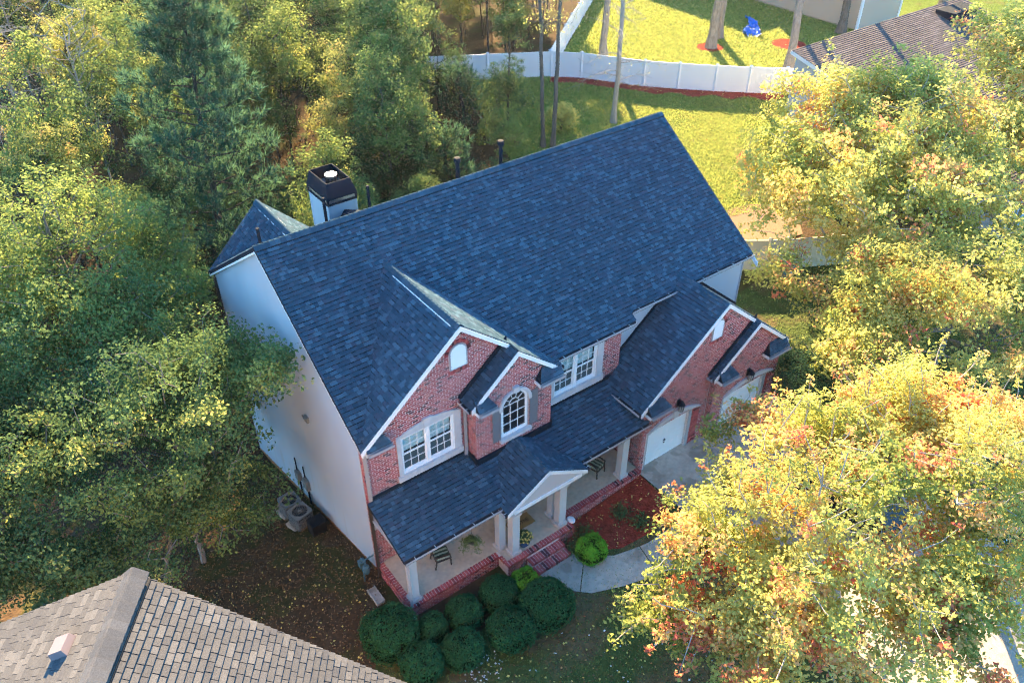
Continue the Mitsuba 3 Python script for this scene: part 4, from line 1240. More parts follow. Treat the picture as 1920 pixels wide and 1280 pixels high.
def hvac(x, y, label, ang=0.0):
    z = float(gz(x, y))
    k = thing('air_conditioner', label, 'air conditioner')
    R = trimesh.transformations.rotation_matrix(ang, [0, 0, 1], [x, y, 0])
    s = 0.41
    base = box(x - s - 0.1, x + s + 0.1, y - s - 0.1, y + s + 0.1, z - 0.15, z + 0.06)
    rb = sbox(x - s, y - s, x + s, y + s).buffer(-0.12).buffer(0.12)
    fr = frame((0, 0, 0), (1, 0, 0), (0, 1, 0))
    body = extrude(rb.buffer(-0.01), fr, z + 0.06, z + 0.78)
    top = extrude(rb.difference(Point(x, y).buffer(0.33)), fr, z + 0.78, z + 0.86)
    fins = cat([extrude(rb.difference(rb.buffer(-0.025)), fr, z + 0.1 + q * 0.06, z + 0.125 + q * 0.06) for q in range(11)])
    fan = cat([bar((x, y, z + 0.74), (x + 0.33 * math.cos(a), y + 0.33 * math.sin(a), z + 0.72), 0.16, 0.02) for a in np.arange(3) * 2.094] + [cyl((x, y, z + 0.7), (x, y, z + 0.8), 0.1)])
    grille = cat([cyl((x - 0.36 * math.cos(a), y - 0.36 * math.sin(a), z + 0.855), (x + 0.36 * math.cos(a), y + 0.36 * math.sin(a), z + 0.855), 0.006, 6) for a in np.arange(10) * math.pi / 10])
    for nm, m, mt in (('base', base, 'm_concrete'), ('casing', body, 'm_dark_metal'), ('top_panel', top, 'm_hvac'), ('fin', fins, 'm_hvac'), ('fan', fan, 'm_bronze'), ('grille', grille, 'm_hvac')):
        m.apply_transform(R)
        part(k + '__' + nm, m, mt)


hvac(-1.0, 5.4, 'air conditioner with open round grille beside the white wall, nearer one', 0.2)
hvac(-1.0, 6.6, 'air conditioner under the tree branches beside the white wall, farther one', 0.1)
k = thing('air_conditioner', 'small black outdoor unit beside the clay-stained wall base', 'air conditioner')
part(k + '__casing', [box(-1.02, -0.40, 4.1, 4.7, -1.8, -0.95)], 'm_black_rubber')
part(k + '__grille', [box(-1.0 + q * 0.085, -0.97 + q * 0.085, 4.12, 4.68, -0.945, -0.92) for q in range(8)], 'm_dark_metal')
for y, z, s, lab in ((6.5, -0.9, 0.4, 'white meter box on the end wall above the air conditioners'), (7.4, -1.1, 0.34, 'grey electric box on the end wall, the farther one')):
    k = thing('meter_box', lab, 'meter box')
    part(k + '__cabinet', [box(-0.22, -0.04, y - s / 2, y + s / 2, z - s * 0.7, z + s * 0.7)], 'm_hvac')
    part(k + '__conduit', [cyl((-0.1, y, z - s * 0.7), (-0.1, y, z - 1.5), 0.04, 8), cyl((-0.1, y + 0.1, z + s * 0.7), (-0.1, y + 0.1, z + 1.0), 0.03, 8)], 'm_dark_metal')
k = thing('gas_meter', 'blue-grey gas meter with pipes at the front left corner of the house', 'gas meter')
part(k + '__body', [lathe([(0, -0.2), (0.13, -0.19), (0.16, -0.03), (0.13, 0.13), (0, 0.16)], (-0.5, 0.2, 0.1), 14), box(-0.62, -0.36, 0.45, 0.68, -0.1, 0.2)], 'm_meter', smooth=30)
part(k + '__pipe', [cyl((-0.5, 0.2, 0.2), (-0.5, 0.2, 0.4), 0.03, 8), cyl((-0.5, 0.2, 0.4), (-0.5, 0.56, 0.4), 0.03, 8), cyl((-0.5, 0.56, 0.15), (-0.5, 0.56, 0.4), 0.03, 8), cyl((-0.5, 0.38, 0.4), (-0.05, 0.38, 0.42), 0.03, 8), cyl((-0.66, 0.1, -0.45), (-0.66, 0.1, 0.1), 0.03, 8), cyl((-0.66, 0.1, 0.1), (-0.5, 0.2, 0.1), 0.03, 8)], 'm_meter', smooth=30)
k = whole('splash_block', [box(-0.32, 0.02, -1.35, -0.55, -0.36, -0.2), box(-0.32, -0.28, -1.35, -0.55, -0.2, -0.15), box(-0.02, 0.02, -1.35, -0.55, -0.2, -0.15)], 'm_concrete', 'grey concrete splash block under the corner downspout', 'splash block')
scene[k]['to_world'] = T().translate([-0.55, 0.1, -0.02])


# porch furniture
def chair(x, y, ang, label):
    k = thing('porch_chair', label, 'chair', None)
    R = trimesh.transformations.rotation_matrix(ang, [0, 0, 1], [0, 0, 0])
    R[:3, 3] = (x, y, ZF)

    def put(nm, ms, mt, smooth=False):
        m = cat(ms)
        m.apply_transform(R)
        part(k + '__' + nm, m, mt, smooth)
    w, d, h = 0.29, 0.29, 0.45
    for sx in (-1, 1):
        put('leg', [bar((sx * w, -d, 0), (sx * w, -d + 0.03, 0.62), 0.045), ], 'm_bronze')
        put('leg', [bar((sx * w, d + 0.06, 0), (sx * w, d - 0.02, h), 0.045), bar((sx * w, d - 0.02, h), (sx * w * 0.95, d + 0.14, 1.0), 0.045)], 'm_bronze')
        put('arm', [bar((sx * w, -d + 0.01, 0.62), (sx * w * 1.02, 0.0, 0.66), 0.06, 0.03), bar((sx * w * 1.02, 0.0, 0.66), (sx * w, d + 0.03, 0.64), 0.06, 0.03)], 'm_bronze')
    put('seat_frame', [bar((-w, -d, h - 0.03), (w, -d, h - 0.03), 0.05), bar((-w, d, h - 0.03), (w, d, h - 0.03), 0.05), bar((-w, -d, h - 0.03), (-w, d, h - 0.03), 0.05), bar((w, -d, h - 0.03), (w, d, h - 0.03), 0.05)], 'm_bronze')
    arc = [(-w * 0.95 + 2 * w * 0.95 * t, d + 0.14 + 0.02, 1.0 + 0.1 * math.sin(math.pi * t)) for t in np.linspace(0, 1, 7)]
    put('backrest', [bar(a, b, 0.04) for a, b in zip(arc[:-1], arc[1:])] + [bar((-w + 0.1 + q * 0.095, d, h + 0.02), (-w + 0.1 + q * 0.095, d + 0.14, 1.03), 0.02) for q in range(5)], 'm_bronze')
    for q in range(6):
        x0 = -w + 0.04 + q * (2 * w - 0.08) / 6
        put('cushion_stripe', [box(x0, x0 + (2 * w - 0.08) / 6 - 0.001, -d + 0.02, d - 0.02, h, h + 0.07)], 'm_cushion_pale' if q % 2 == 0 else 'm_cushion_dark')


chair(1.95, -1.35, math.radians(78), 'bronze porch armchair with green striped cushion at the left end of the porch')
chair(9.75, -1.35, math.radians(15), 'dark porch armchair half hidden under the eave at the garage end of the porch')
m_ = [meshkit.text_mesh('home', 0.2, 0.006)]
k = thing('door_mat', 'tan coir door mat with black lettering before the front door', 'door mat')
part(k + '__mat', [box(4.95, 6.05, -1.95, -1.35, ZF + 0.002, ZF + 0.025)], 'm_coir')
tx = m_[0]
b = tx.bounds
sc = 0.8 / (b[1][0] - b[0][0])
tx.apply_translation([-(b[0][0] + b[1][0]) / 2, -(b[0][1] + b[1][1]) / 2, 0])
tx.apply_scale([sc, sc, 1])
v = tx.vertices.copy()
v[:, 0] += v[:, 1] * 0.22
tx.vertices = v
tx.apply_translation([5.5, -1.65, ZF + 0.0255])
part(k + '__lettering', [tx], 'm_ink')


def leaf_cloud(pts, size, rng, hue, val, up=0.6, nrm=None, aspect=0.55):
    """Leaves as bent diamonds: arrays of verts, faces, uv."""
    n = len(pts)
    N = rng.normal(size=(n, 3))
    N /= np.linalg.norm(N, axis=1, keepdims=True)
    if nrm is not None:
        N = N * 0.75 + nrm
    N[:, 2] += up
    N /= np.linalg.norm(N, axis=1, keepdims=True)
    A = np.cross(N, rng.normal(size=(n, 3)))
    A /= np.linalg.norm(A, axis=1, keepdims=True)
    B = np.cross(N, A)
    s = (size * rng.uniform(0.65, 1.3, n))[:, None]
    bend = s * rng.uniform(0.05, 0.3, (n, 1))
    v = np.stack([pts - A * s * 0.5 - N * bend, pts + B * s * aspect * 0.5, pts + A * s * 0.5 - N * bend * 0.6, pts - B * s * aspect * 0.5], 1).reshape(-1, 3)
    i = np.arange(n)[:, None] * 4
    f = np.vstack([i + [0, 1, 3], i + [1, 2, 3]]) if False else np.concatenate([i + np.array([0, 3, 1]), i + np.array([1, 3, 2])], 0)
    uv = np.repeat(np.column_stack([np.clip(hue, 0, 1), np.clip(val, 0, 1)]), 4, 0)
    return v, f, uv


def leaf_shape(key, v, f, uv, to_world=None, mat='m_leaf'):
    scene[key] = mikit.ply(tm(v, f), mat, uv=uv)
    if to_world is not None:
        scene[key]['to_world'] = to_world


k = thing('flower_pot', 'blue glazed pot of yellow flowers on the porch by the front column', 'flower pot')
part(k + '__pot', [lathe([(0, 0), (0.14, 0), (0.24, 0.2), (0.25, 0.3), (0.2, 0.4), (0.23, 0.43), (0.22, 0.44), (0.17, 0.41), (0, 0.4)], (4.95, -2.62, ZF + 0.002), 24)], 'm_blue_glaze', smooth=40)
r = rs(5)
d_ = r.normal(size=(900, 3))
d_ /= np.linalg.norm(d_, axis=1, keepdims=True)
d_[:, 2] = np.abs(d_[:, 2])
pt = np.array([4.95, -2.62, ZF + 0.46]) + d_ * np.array([0.32, 0.32, 0.28]) * r.uniform(0.75, 1, (900, 1))
leaf_shape(k + '__foliage', *leaf_cloud(pt, 0.09, r, r.uniform(0.1, 0.28, 900), r.uniform(0.3, 0.7, 900)))
q = d_[:130] * np.array([0.34, 0.34, 0.3]) + np.array([4.95, -2.62, ZF + 0.46])
leaf_shape(k + '__flower', *leaf_cloud(q[q[:, 1] < -2.6], 0.075, r, np.full((q[:, 1] < -2.6).sum(), 0.72), np.full((q[:, 1] < -2.6).sum(), 0.8), aspect=0.9))
k = thing('hanging_basket', 'fern in a hanging basket under the porch eave left of the columns', 'hanging basket')
part(k + '__basket', [lathe([(0, 0), (0.12, 0.02), (0.2, 0.16), (0.19, 0.17), (0, 0.15)], (2.75, -2.3, 1.75), 16), cyl((2.75, -2.3, 1.9), (2.75, -2.3, 2.85), 0.008, 6)], 'm_bronze', smooth=30)
fv, ff, fu, n0 = [], [], [], 0
for q in range(46):
    a = r.rand() * 6.283
    L = r.uniform(0.25, 0.5)
    t = np.linspace(0, 1, 9)
    c = np.array([2.75, -2.3, 1.92]) + np.column_stack([np.cos(a) * L * t, np.sin(a) * L * t, 0.28 * t - 0.62 * t * t])
    c = np.repeat(c, 3, 0) + r.normal(size=(27, 3)) * 0.02
    v_, f_, u_ = leaf_cloud(c, 0.09, r, np.full(27, 0.36), r.uniform(0.3, 0.7, 27), aspect=0.35)
    fv.append(v_); ff.append(f_ + n0); fu.append(u_); n0 += len(v_)
leaf_shape(k + '__frond', np.vstack(fv), np.vstack(ff), np.vstack(fu))
k = thing('plant_stand', 'black wire plant stand with autumn wreath beside the front door', 'plant stand')
part(k + '__stand', [cyl((6.55, -0.75, ZF), (6.55, -0.75, ZF + 0.75), 0.025, 8), lathe([(0, 0), (0.2, 0), (0.2, 0.02), (0, 0.02)], (6.55, -0.75, ZF), 14), lathe([(0, 0.74), (0.24, 0.74), (0.24, 0.77), (0, 0.77)], (6.55, -0.75, ZF), 14)], 'm_dark_metal', smooth=30)
part(k + '__sign', [cyl((6.5, -0.86, ZF + 1.0), (6.48, -0.88, ZF + 1.02), 0.11, 18)], 'm_white_paint')
pt = np.array([6.55, -0.75, ZF + 0.95]) + r.normal(size=(260, 3)) * np.array([0.13, 0.1, 0.14])
leaf_shape(k + '__wreath', *leaf_cloud(pt, 0.1, r, np.where(r.rand(260) < 0.35, 0.84, 0.05), r.uniform(0.1, 0.5, 260)))
whole('garden_stone', [trimesh.creation.icosphere(subdivisions=2, radius=1.0).apply_transform(np.diag([0.16, 0.2, 0.1, 1])).apply_translation((7.25, -2.75, ZF + 0.0))], 'm_white_paint', 'pale garden stone on the brick porch edge by the right column', 'stone', smooth=True)

# blue tarp
gu, gv_ = np.meshgrid(np.linspace(0, 1, 40), np.linspace(0, 1, 22), indexing='ij')
th = 0.35
tp = np.stack([61.0 + 3.4 * gu - 0.9 * gv_ * (1.2 - gu), 32.6 + 3.0 * gu * 1.2 + 1.5 * gv_ * (0.5 + 0.5 * np.abs(np.sin(3 * gu + 1))), gu * 0], -1)
fz = meshkit.fbm(np.stack([tp[..., 0] * 1.7, tp[..., 1] * 1.7, gu * 0 + 3], -1), 4)
tp[..., 2] = 0.03 + np.clip(fz - 0.32, 0, 1) * 1.25
id_ = np.arange(40 * 22).reshape(40, 22)
tf = np.stack([id_[:-1, :-1], id_[1:, :-1], id_[1:, 1:], id_[:-1, 1:]], -1).reshape(-1, 4)
whole('tarp', tm(tp.reshape(-1, 3), np.vstack([tf[:, [0, 1, 2]], tf[:, [0, 2, 3]]])), 'm_tarp', 'crumpled blue tarp lying on the rear lawn', 'tarp', smooth=40)
k = thing('hose_reel', 'small grey-blue hose reel on the bare soil by the cream fence', 'hose reel')
part(k + '__drum', [cyl((28.5, 3.9, 0.35), (28.9, 3.7, 0.35), 0.3, 16)], 'm_meter', smooth=30)
part(k + '__frame', [bar((28.45, 3.6, 0), (28.45, 3.95, 0.75), 0.04), bar((28.95, 3.4, 0), (28.95, 3.75, 0.75), 0.04), bar((28.45, 3.95, 0.75), (28.95, 3.75, 0.75), 0.04)], 'm_steel')

# dark car under the maple
k = thing('parked_car', 'black car parked on the driveway under the maple', 'car')
prof = [(0, 0.35), (0.05, 0.75), (0.25, 1.0), (1.25, 1.1), (1.95, 1.62), (3.0, 1.72), (4.3, 1.66), (4.95, 1.15), (5.1, 1.05), (5.15, 0.45), (5.0, 0.3), (0.1, 0.3)]
FR = frame((16.9, -6.0, 0), (0, -1, 0), (0, 0, 1))
body = extrude(Polygon(prof).buffer(-0.08).buffer(0.08), FR, -0.95, 0.95)
vv = body.vertices.copy()
xc = 16.9
vv[:, 0] = xc + (vv[:, 0] - xc) * np.where(vv[:, 2] > 1.15, 0.80, 1.0)
body.vertices = vv
part(k + '__body', [body], 'm_car_paint', smooth=30)
part(k + '__window', [extrude(Polygon([(1.5, 1.15), (2.02, 1.55), (3.0, 1.64), (4.2, 1.58), (4.7, 1.15)]), FR, -0.96, 0.96).apply_transform(np.diag([1, 1, 1, 1.0]))], 'm_car_glass')
for s in (-1, 1):
    for yy in (0.95, 4.15):
        w_ = fresh(k + '__wheel')
        scene[w_ + '__tyre'] = mikit.ply(lathe([(0.2, -0.12), (0.34, -0.12), (0.37, -0.06), (0.37, 0.06), (0.34, 0.12), (0.2, 0.12)], n=20).apply_transform(trimesh.transformations.rotation_matrix(math.pi / 2, [0, 1, 0])).apply_translation((16.9 + s * 0.88, -6.0 - yy, 0.38)), 'm_black_rubber', smooth=30)
        scene[w_ + '__rim'] = mikit.ply(cyl((16.9 + s * 0.8, -6.0 - yy, 0.38), (16.9 + s * 0.97, -6.0 - yy, 0.38), 0.22, 16), 'm_steel')
    part(k + '__tail_lamp', [box(16.9 + s * 0.6 - 0.25, 16.9 + s * 0.6 + 0.25, -11.16, -11.0, 0.85, 1.05)], 'm_tail_lamp')
    part(k + '__headlight', [box(16.9 + s * 0.62 - 0.22, 16.9 + s * 0.62 + 0.22, -6.16, -5.99, 0.68, 0.85)], 'm_lamp_glass')


# ------------------------------------------------------------------ trees
def tubes(segs, sides=5):
    """Tapered prisms for segments (a, b, ra, rb)."""
    a, b = np.array([s[0] for s in segs]), np.array([s[1] for s in segs])
    ra, rb = np.array([s[2] for s in segs]), np.array([s[3] for s in segs])
    d = b - a
    d /= np.linalg.norm(d, axis=1, keepdims=True) + 1e-9
    u = np.cross(d, np.where(np.abs(d[:, 2:3]) < 0.9, [[0, 0, 1.0]], [[1.0, 0, 0]]))
    u /= np.linalg.norm(u, axis=1, keepdims=True)
    w = np.cross(d, u)
    th = np.arange(sides) * 2 * math.pi / sides
    ring = u[:, None] * np.cos(th)[None, :, None] + w[:, None] * np.sin(th)[None, :, None]
    v = np.concatenate([a[:, None] + ring * ra[:, None, None], b[:, None] + ring * rb[:, None, None]], 1).reshape(-1, 3)
    i = np.arange(sides)
    j = (i + 1) % sides
    f1 = np.concatenate([np.column_stack([i, j, j + sides]), np.column_stack([i, j + sides, i + sides])])
    f = (np.arange(len(segs))[:, None, None] * 2 * sides + f1[None]).reshape(-1, 3)
    return v, f


def skeleton(rng, base, top, targets, r_tip=0.014, power=0.42, rmax=0.3, low=0.25, wob=0.05, step=1.0):
    """A trunk from base to top and boughs that reach every target: each target joins the nearest node below it."""
    n = 12
    t = np.linspace(0, 1, n)
    base, top = np.asarray(base, float), np.asarray(top, float)
    H = np.linalg.norm(top - base)
    P = base + (top - base) * t[:, None]
    P[1:-1, :2] += np.cumsum(rng.normal(size=(n - 2, 2)) * wob * H / n, 0)
    nodes = [p for p in P]
    par = [-1] + list(range(n - 1))
    start = int(low * n)
    ax = np.array(nodes)
    order = np.argsort([np.linalg.norm((q - ax), axis=1).min() for q in targets])
    ok = [i >= start for i in range(n)]
    arr = np.array(nodes)
    for q in [targets[k] for k in order]:
        arr = np.array(nodes)
        dz = arr[:, 2] - q[2]
        cost = np.linalg.norm(arr - q, axis=1) + 1.2 * np.clip(dz + 0.3, 0, None) + np.where(ok, 0, 50)
        p = int(np.argmin(cost))
        a = arr[p]
        L = np.linalg.norm(q - a)
        m = max(1, int(L / step))
        prev = p
        for s in range(1, m + 1):
            c = a + (q - a) * s / m
            if s < m:
                c = c + rng.normal(size=3) * 0.09 * step + np.array([0, 0, 0.12 * L * math.sin(math.pi * s / m) * 0.5])
            nodes.append(c)
            par.append(prev)
            ok.append(True)
            prev = len(nodes) - 1
    cnt = np.zeros(len(nodes))
    leafs = set(range(len(nodes))) - set(par)
    for k in leafs:
        cnt[k] = 1
    for k in range(len(nodes) - 1, 0, -1):
        if cnt[k] == 0:
            cnt[k] = 1
        cnt[par[k]] += cnt[k] * (1 if k >= n else 1)
    rad = np.minimum(r_tip * cnt ** power, rmax)
    zz = np.linspace(1, 0.45, n)
    segs = [(nodes[par[k]], nodes[k], rad[par[k]] if k < n else min(rad[par[k]], rad[k] * 1.5), rad[k]) for k in range(1, len(nodes))]
    segs = [(a, b, ra * 1.0, rb) for a, b, ra, rb in segs]
    return np.array(nodes), segs


def envelope_points(rng, blobs, n, shell=0.55, gap=0.42, freq=0.55, seed=0):
    """Clump centres inside a union of ellipsoids, mostly near its surface, with gaps from noise."""
    out = []
    vol = np.array([b[1][0] * b[1][1] * b[1][2] for b in blobs]) ** 0.75
    pick = rng.choice(len(blobs), size=n * 4, p=vol / vol.sum())
    for k in pick:
        c, rad = np.asarray(blobs[k][0], float), np.asarray(blobs[k][1], float)
        d = rng.normal(size=3)
        d /= np.linalg.norm(d)
        d[2] = d[2] if d[2] > -0.45 else -d[2] * 0.5
        r = (shell + (1 - shell) * rng.rand() ** 0.6) if rng.rand() < 0.8 else rng.rand() ** 0.5 * shell
        p = c + d * rad * r
        if meshkit.noise(p[None] * freq, seed)[0] < gap:
            continue
        out.append(p)
        if len(out) >= n:
            break
    return np.array(out)


def crown(rng, centres, per, spread, size, hue_fn, up=0.6, aspect=0.6, core=None, flat=0.7):
    n = len(centres)
    k = np.repeat(np.arange(n), per)
    off = rng.normal(size=(len(k), 3))
    off *= (rng.rand(len(k), 1) ** 0.5) / (np.linalg.norm(off, axis=1, keepdims=True)) * spread * rng.uniform(0.7, 1.4, (n, 1))[k]
    off[:, 2] *= flat
    pts = centres[k] + off
    hue, val = hue_fn(rng, centres[k], pts)
    c = centres.mean(0) if core is None else core
    nrm = pts - c
    nrm /= np.linalg.norm(nrm, axis=1, keepdims=True)
    return leaf_cloud(pts, size, rng, hue, val, up=up, nrm=nrm * 0.5, aspect=aspect)


def hue_mix(base, spread, patch=0.12, accents=(), vlo=0.25, vhi=0.75, seed=0, freq=0.4):
    def fn(rng, c, p):
        h = base + (meshkit.noise(c * freq, seed) - 0.5) * 2.4 * patch + (meshkit.noise(c * 2.3, seed + 3) - 0.5) * 1.6 * spread + rng.normal(size=len(p)) * spread * 0.45
        cl = meshkit.noise(c * 3.1, seed + 5)
        for prob, hue in accents:
            sel = meshkit.noise(c * 0.9 + 31 * hue, seed + 9) < prob
            h = np.where(sel & (rng.rand(len(p)) < 0.8), hue + rng.normal(size=len(p)) * 0.04, h)
        return h, np.clip(vlo + (vhi - vlo) * (0.5 * cl + 0.5 * rng.rand(len(p))), 0, 1)
    return fn


def tree(name, label, category, base, top, blobs, clumps, per, spread, size, hue, group=None, seed=1, bark=0.4, keep=None, gap=0.42, freq=0.55, twig=0.012, rmax=0.28, low=0.25, extra_twigs=0, up=0.6, aspect=0.6, flat=0.7, shell=0.55):
    rng = rs(seed)
    C = envelope_points(rng, blobs, clumps, gap=gap, freq=freq, seed=seed, shell=shell)
    if keep is not None:
        C = C[keep(C)]
    nodes, segs = skeleton(rng, base, top, C, r_tip=twig, rmax=rmax, low=low)
    sprays = []
    if extra_twigs:
        for c in C[rng.choice(len(C), min(len(C), extra_twigs), replace=False)]:
            d = c - C.mean(0)
            d = d / np.linalg.norm(d) + rng.normal(size=3) * 0.4 + [0, 0, 0.4]
            q = c + d / np.linalg.norm(d) * rng.uniform(0.6, 1.7)
            m_ = (c + q) / 2 + rng.normal(size=3) * 0.08
            segs += [(c, m_, 0.022, 0.015), (m_, q, 0.015, 0.008)]
            sprays += [q, m_ * 0.4 + q * 0.6]
    k = thing(name, label, category, group)
    v, f = tubes(segs)
    scene[k + '__trunk'] = mikit.ply(tm(v, f), 'm_bark', uv=np.tile((bark, 0.5), (len(v), 1)))
    v, f, u = crown(rng, C, per, spread, size, hue, up=up, aspect=aspect, flat=flat)
    if sprays:
        v2, f2, u2 = crown(rng, np.array(sprays), 11, spread * 0.45, size, hue, up=up, aspect=aspect)
        v, f, u = np.vstack([v, v2]), np.vstack([f, f2 + len(v)]), np.vstack([u, u2])
    leaf_shape(k + '__crown', v, f, u)
    return k


off_house = lambda C: ~((C[:, 0] > -0.45) & (C[:, 1] > -1) & (C[:, 2] < 6.5 + 0.69 * np.minimum(C[:, 1], 13 - C[:, 1])) )
WOODG = 'trees of the wood left of the house'
tree('oak_tree', 'tall green oak nearest the white end wall, its branches reaching over the siding', 'tree', (-5.2, 6.2, -2.6), (-4.6, 5.6, 8.5),
     [((-3.0, 4.0, 2.6), (1.5, 1.4, 1.3)), ((-5.0, 5.6, 6.0), (3.6, 3.3, 3.4)), ((-2.6, 6.6, 6.6), (2.2, 2.4, 2.2)), ((-1.4, 4.6, 7.4), (1.2, 1.6, 1.3)), ((-7.2, 6.2, 5.0), (2.6, 2.6, 2.6)), ((-2.2, 9.0, 6.4), (1.6, 2.0, 2.0)), ((-1.2, 3.6, 8.2), (0.8, 0.9, 0.8)), ((-6.4, 9.4, 5.0), (2.4, 2.4, 2.2))],
     720, 52, 0.54, 0.152, hue_mix(0.27, 0.05, 0.10, [(0.24, 0.54)], 0.2, 1.0, 3), seed=3, keep=off_house, bark=0.75, gap=0.40)
tree('oak_tree', 'big sunlit yellow-green tree at the left edge, brightest crown of the wood', 'tree', (-4.5, 19.5, -4.0), (-5.2, 18.0, 9.0),
     [((-5.6, 17.5, 7.6), (4.6, 4.2, 3.6)), ((-2.2, 17.6, 6.0), (2.8, 2.6, 2.6)), ((-1.4, 13.8, 5.2), (2.0, 2.2, 2.0)), ((-7.6, 14.5, 6.8), (3.2, 3.2, 3.0)), ((-4.4, 13.0, 5.8), (2.8, 2.6, 2.4)), ((-8.8, 12.2, 5.0), (3.0, 3.0, 2.8))],
     820, 50, 0.62, 0.168, hue_mix(0.38, 0.05, 0.09, [], 0.3, 1.0, 5), seed=5, keep=off_house, bark=0.7, gap=0.38)
tree('oak_tree', 'dense green tree behind the tan neighbouring roof at the left edge', 'tree', (-9.8, 7.5, -2.8), (-9.6, 7.2, 6.5),
     [((-9.6, 7.6, 4.4), (3.0, 3.0, 3.0)), ((-11.0, 10.0, 5.5), (2.6, 2.6, 2.6)), ((-8.0, 4.4, 2.6), (2.4, 2.2, 2.0)), ((-8.8, 3.6, 1.6), (2.2, 2.0, 1.8)), ((-10.6, 4.6, 3.0), (2.4, 2.2, 2.2)), ((-6.6, 5.0, 2.0), (2.0, 2.0, 1.8))],
     680, 52, 0.56, 0.152, hue_mix(0.26, 0.05, 0.10, [(0.24, 0.54)], 0.2, 1.0, 7), seed=7, bark=0.6, gap=0.38)
tree('oak_tree', 'thin-crowned green tree over the dirt between the oak and the tan roof', 'tree', (-7.2, 5.0, -1.8), (-5.6, 3.6, 4.5),
     [((-6.0, 3.4, 3.0), (2.2, 2.0, 1.9)), ((-4.4, 4.4, 3.4), (1.8, 1.8, 1.6)), ((-3.4, 4.2, 2.4), (1.4, 1.6, 1.2))],
     190, 56, 0.5, 0.12, hue_mix(0.30, 0.05, 0.10, [(0.2, 0.62)], 0.25, 0.75, 8), seed=8, bark=0.7, keep=off_house, gap=0.48)
tree('oak_tree', 'dark green undergrowth tree between the oaks and the pine', 'tree', (-2.2, 13.5, -4.2), (-2.0, 13.2, 2.5),
     [((-2.2, 12.6, 1.2), (2.2, 2.6, 2.0)), ((-3.6, 10.4, 2.4), (2.0, 2.2, 2.0)), ((-1.8, 16.4, 1.5), (2.0, 2.2, 1.8))],
     240, 56, 0.55, 0.13, hue_mix(0.24, 0.05, 0.10, [], 0.2, 0.7, 9), seed=9, bark=0.5, keep=off_house, gap=0.42)

# maples on the right
MG = 'autumn maples right of the house'
mh = lambda s, base=0.55, acc=((0.36, 0.77), (0.24, 0.92)): hue_mix(base, 0.06, 0.13, acc, 0.4, 1.0, s, 0.45)
tree('maple_tree', 'huge golden maple filling the upper right, before the plum-brown roof', 'tree', (33.2, 0.6, 0.0), (33.0, 0.8, 8.5),
     [((32.4, 1.2, 6.0), (5.4, 5.4, 4.0)), ((28.8, 3.6, 4.8), (3.2, 3.4, 3.0)), ((30.8, 6.6, 5.5), (2.6, 2.6, 2.6)), ((34.6, 7.6, 7.6), (3.2, 3.2, 2.8)), ((38.6, 5.6, 8.2), (2.8, 2.8, 2.4)), ((37.0, 2.0, 6.6), (4.6, 4.6, 3.6)), ((33.4, -3.6, 4.6), (4.2, 3.6, 3.2)), ((28.6, -1.6, 3.4), (2.6, 3.0, 2.4)), ((37.0, 5.2, 6.6), (3.6, 3.2, 2.8))],
     1180, 46, 0.72, 0.25, mh(21, 0.565, ((0.32, 0.75), (0.18, 0.88))), seed=21, bark=1.0, gap=0.38, extra_twigs=120, rmax=0.32, twig=0.017)
tree('maple_tree', 'golden maple in the upper right corner beyond the biggest one', 'tree', (44.0, -1.5, 0.0), (44.0, -1.2, 9.0),
     [((44.0, -0.6, 6.6), (4.6, 4.6, 3.6)), ((41.0, -3.6, 5.4), (3.6, 3.6, 3.0)), ((48.0, 2.0, 8.4), (4.0, 4.0, 3.2)), ((50.0, 5.0, 9.0), (3.6, 3.8, 3.0)), ((40.5, 4.5, 7.4), (3.4, 3.4, 2.8))],
     600, 42, 0.78, 0.28, mh(22, 0.57, ((0.34, 0.75), (0.16, 0.88))), seed=22, bark=0.8, gap=0.36, extra_twigs=40)
tree('maple_tree', 'green and pink maple at the right edge between the two big golden ones', 'tree', (27.4, -6.2, 0.0), (27.4, -6.2, 6.5),
     [((27.2, -6.4, 4.8), (3.8, 3.6, 3.2)), ((25.6, -3.6, 4.6), (2.4, 2.4, 2.2)), ((23.9, -4.4, 3.2), (2.2, 2.2, 1.9)), ((30.0, -8.2, 4.4), (3.0, 3.0, 2.6)), ((24.4, -1.4, 3.0), (1.7, 2.0, 1.6)), ((22.0, -5.6, 3.0), (2.2, 2.2, 1.8)), ((24.6, -8.4, 3.8), (2.5, 2.5, 2.2)), ((21.6, -4.0, 2.6), (1.4, 1.6, 1.3)), ((24.2, 0.8, 3.4), (1.7, 1.9, 1.7))],
     720, 46, 0.66, 0.20, mh(23, 0.54, ((0.32, 0.78), (0.22, 0.93))), seed=23, bark=0.75, gap=0.40, extra_twigs=30)
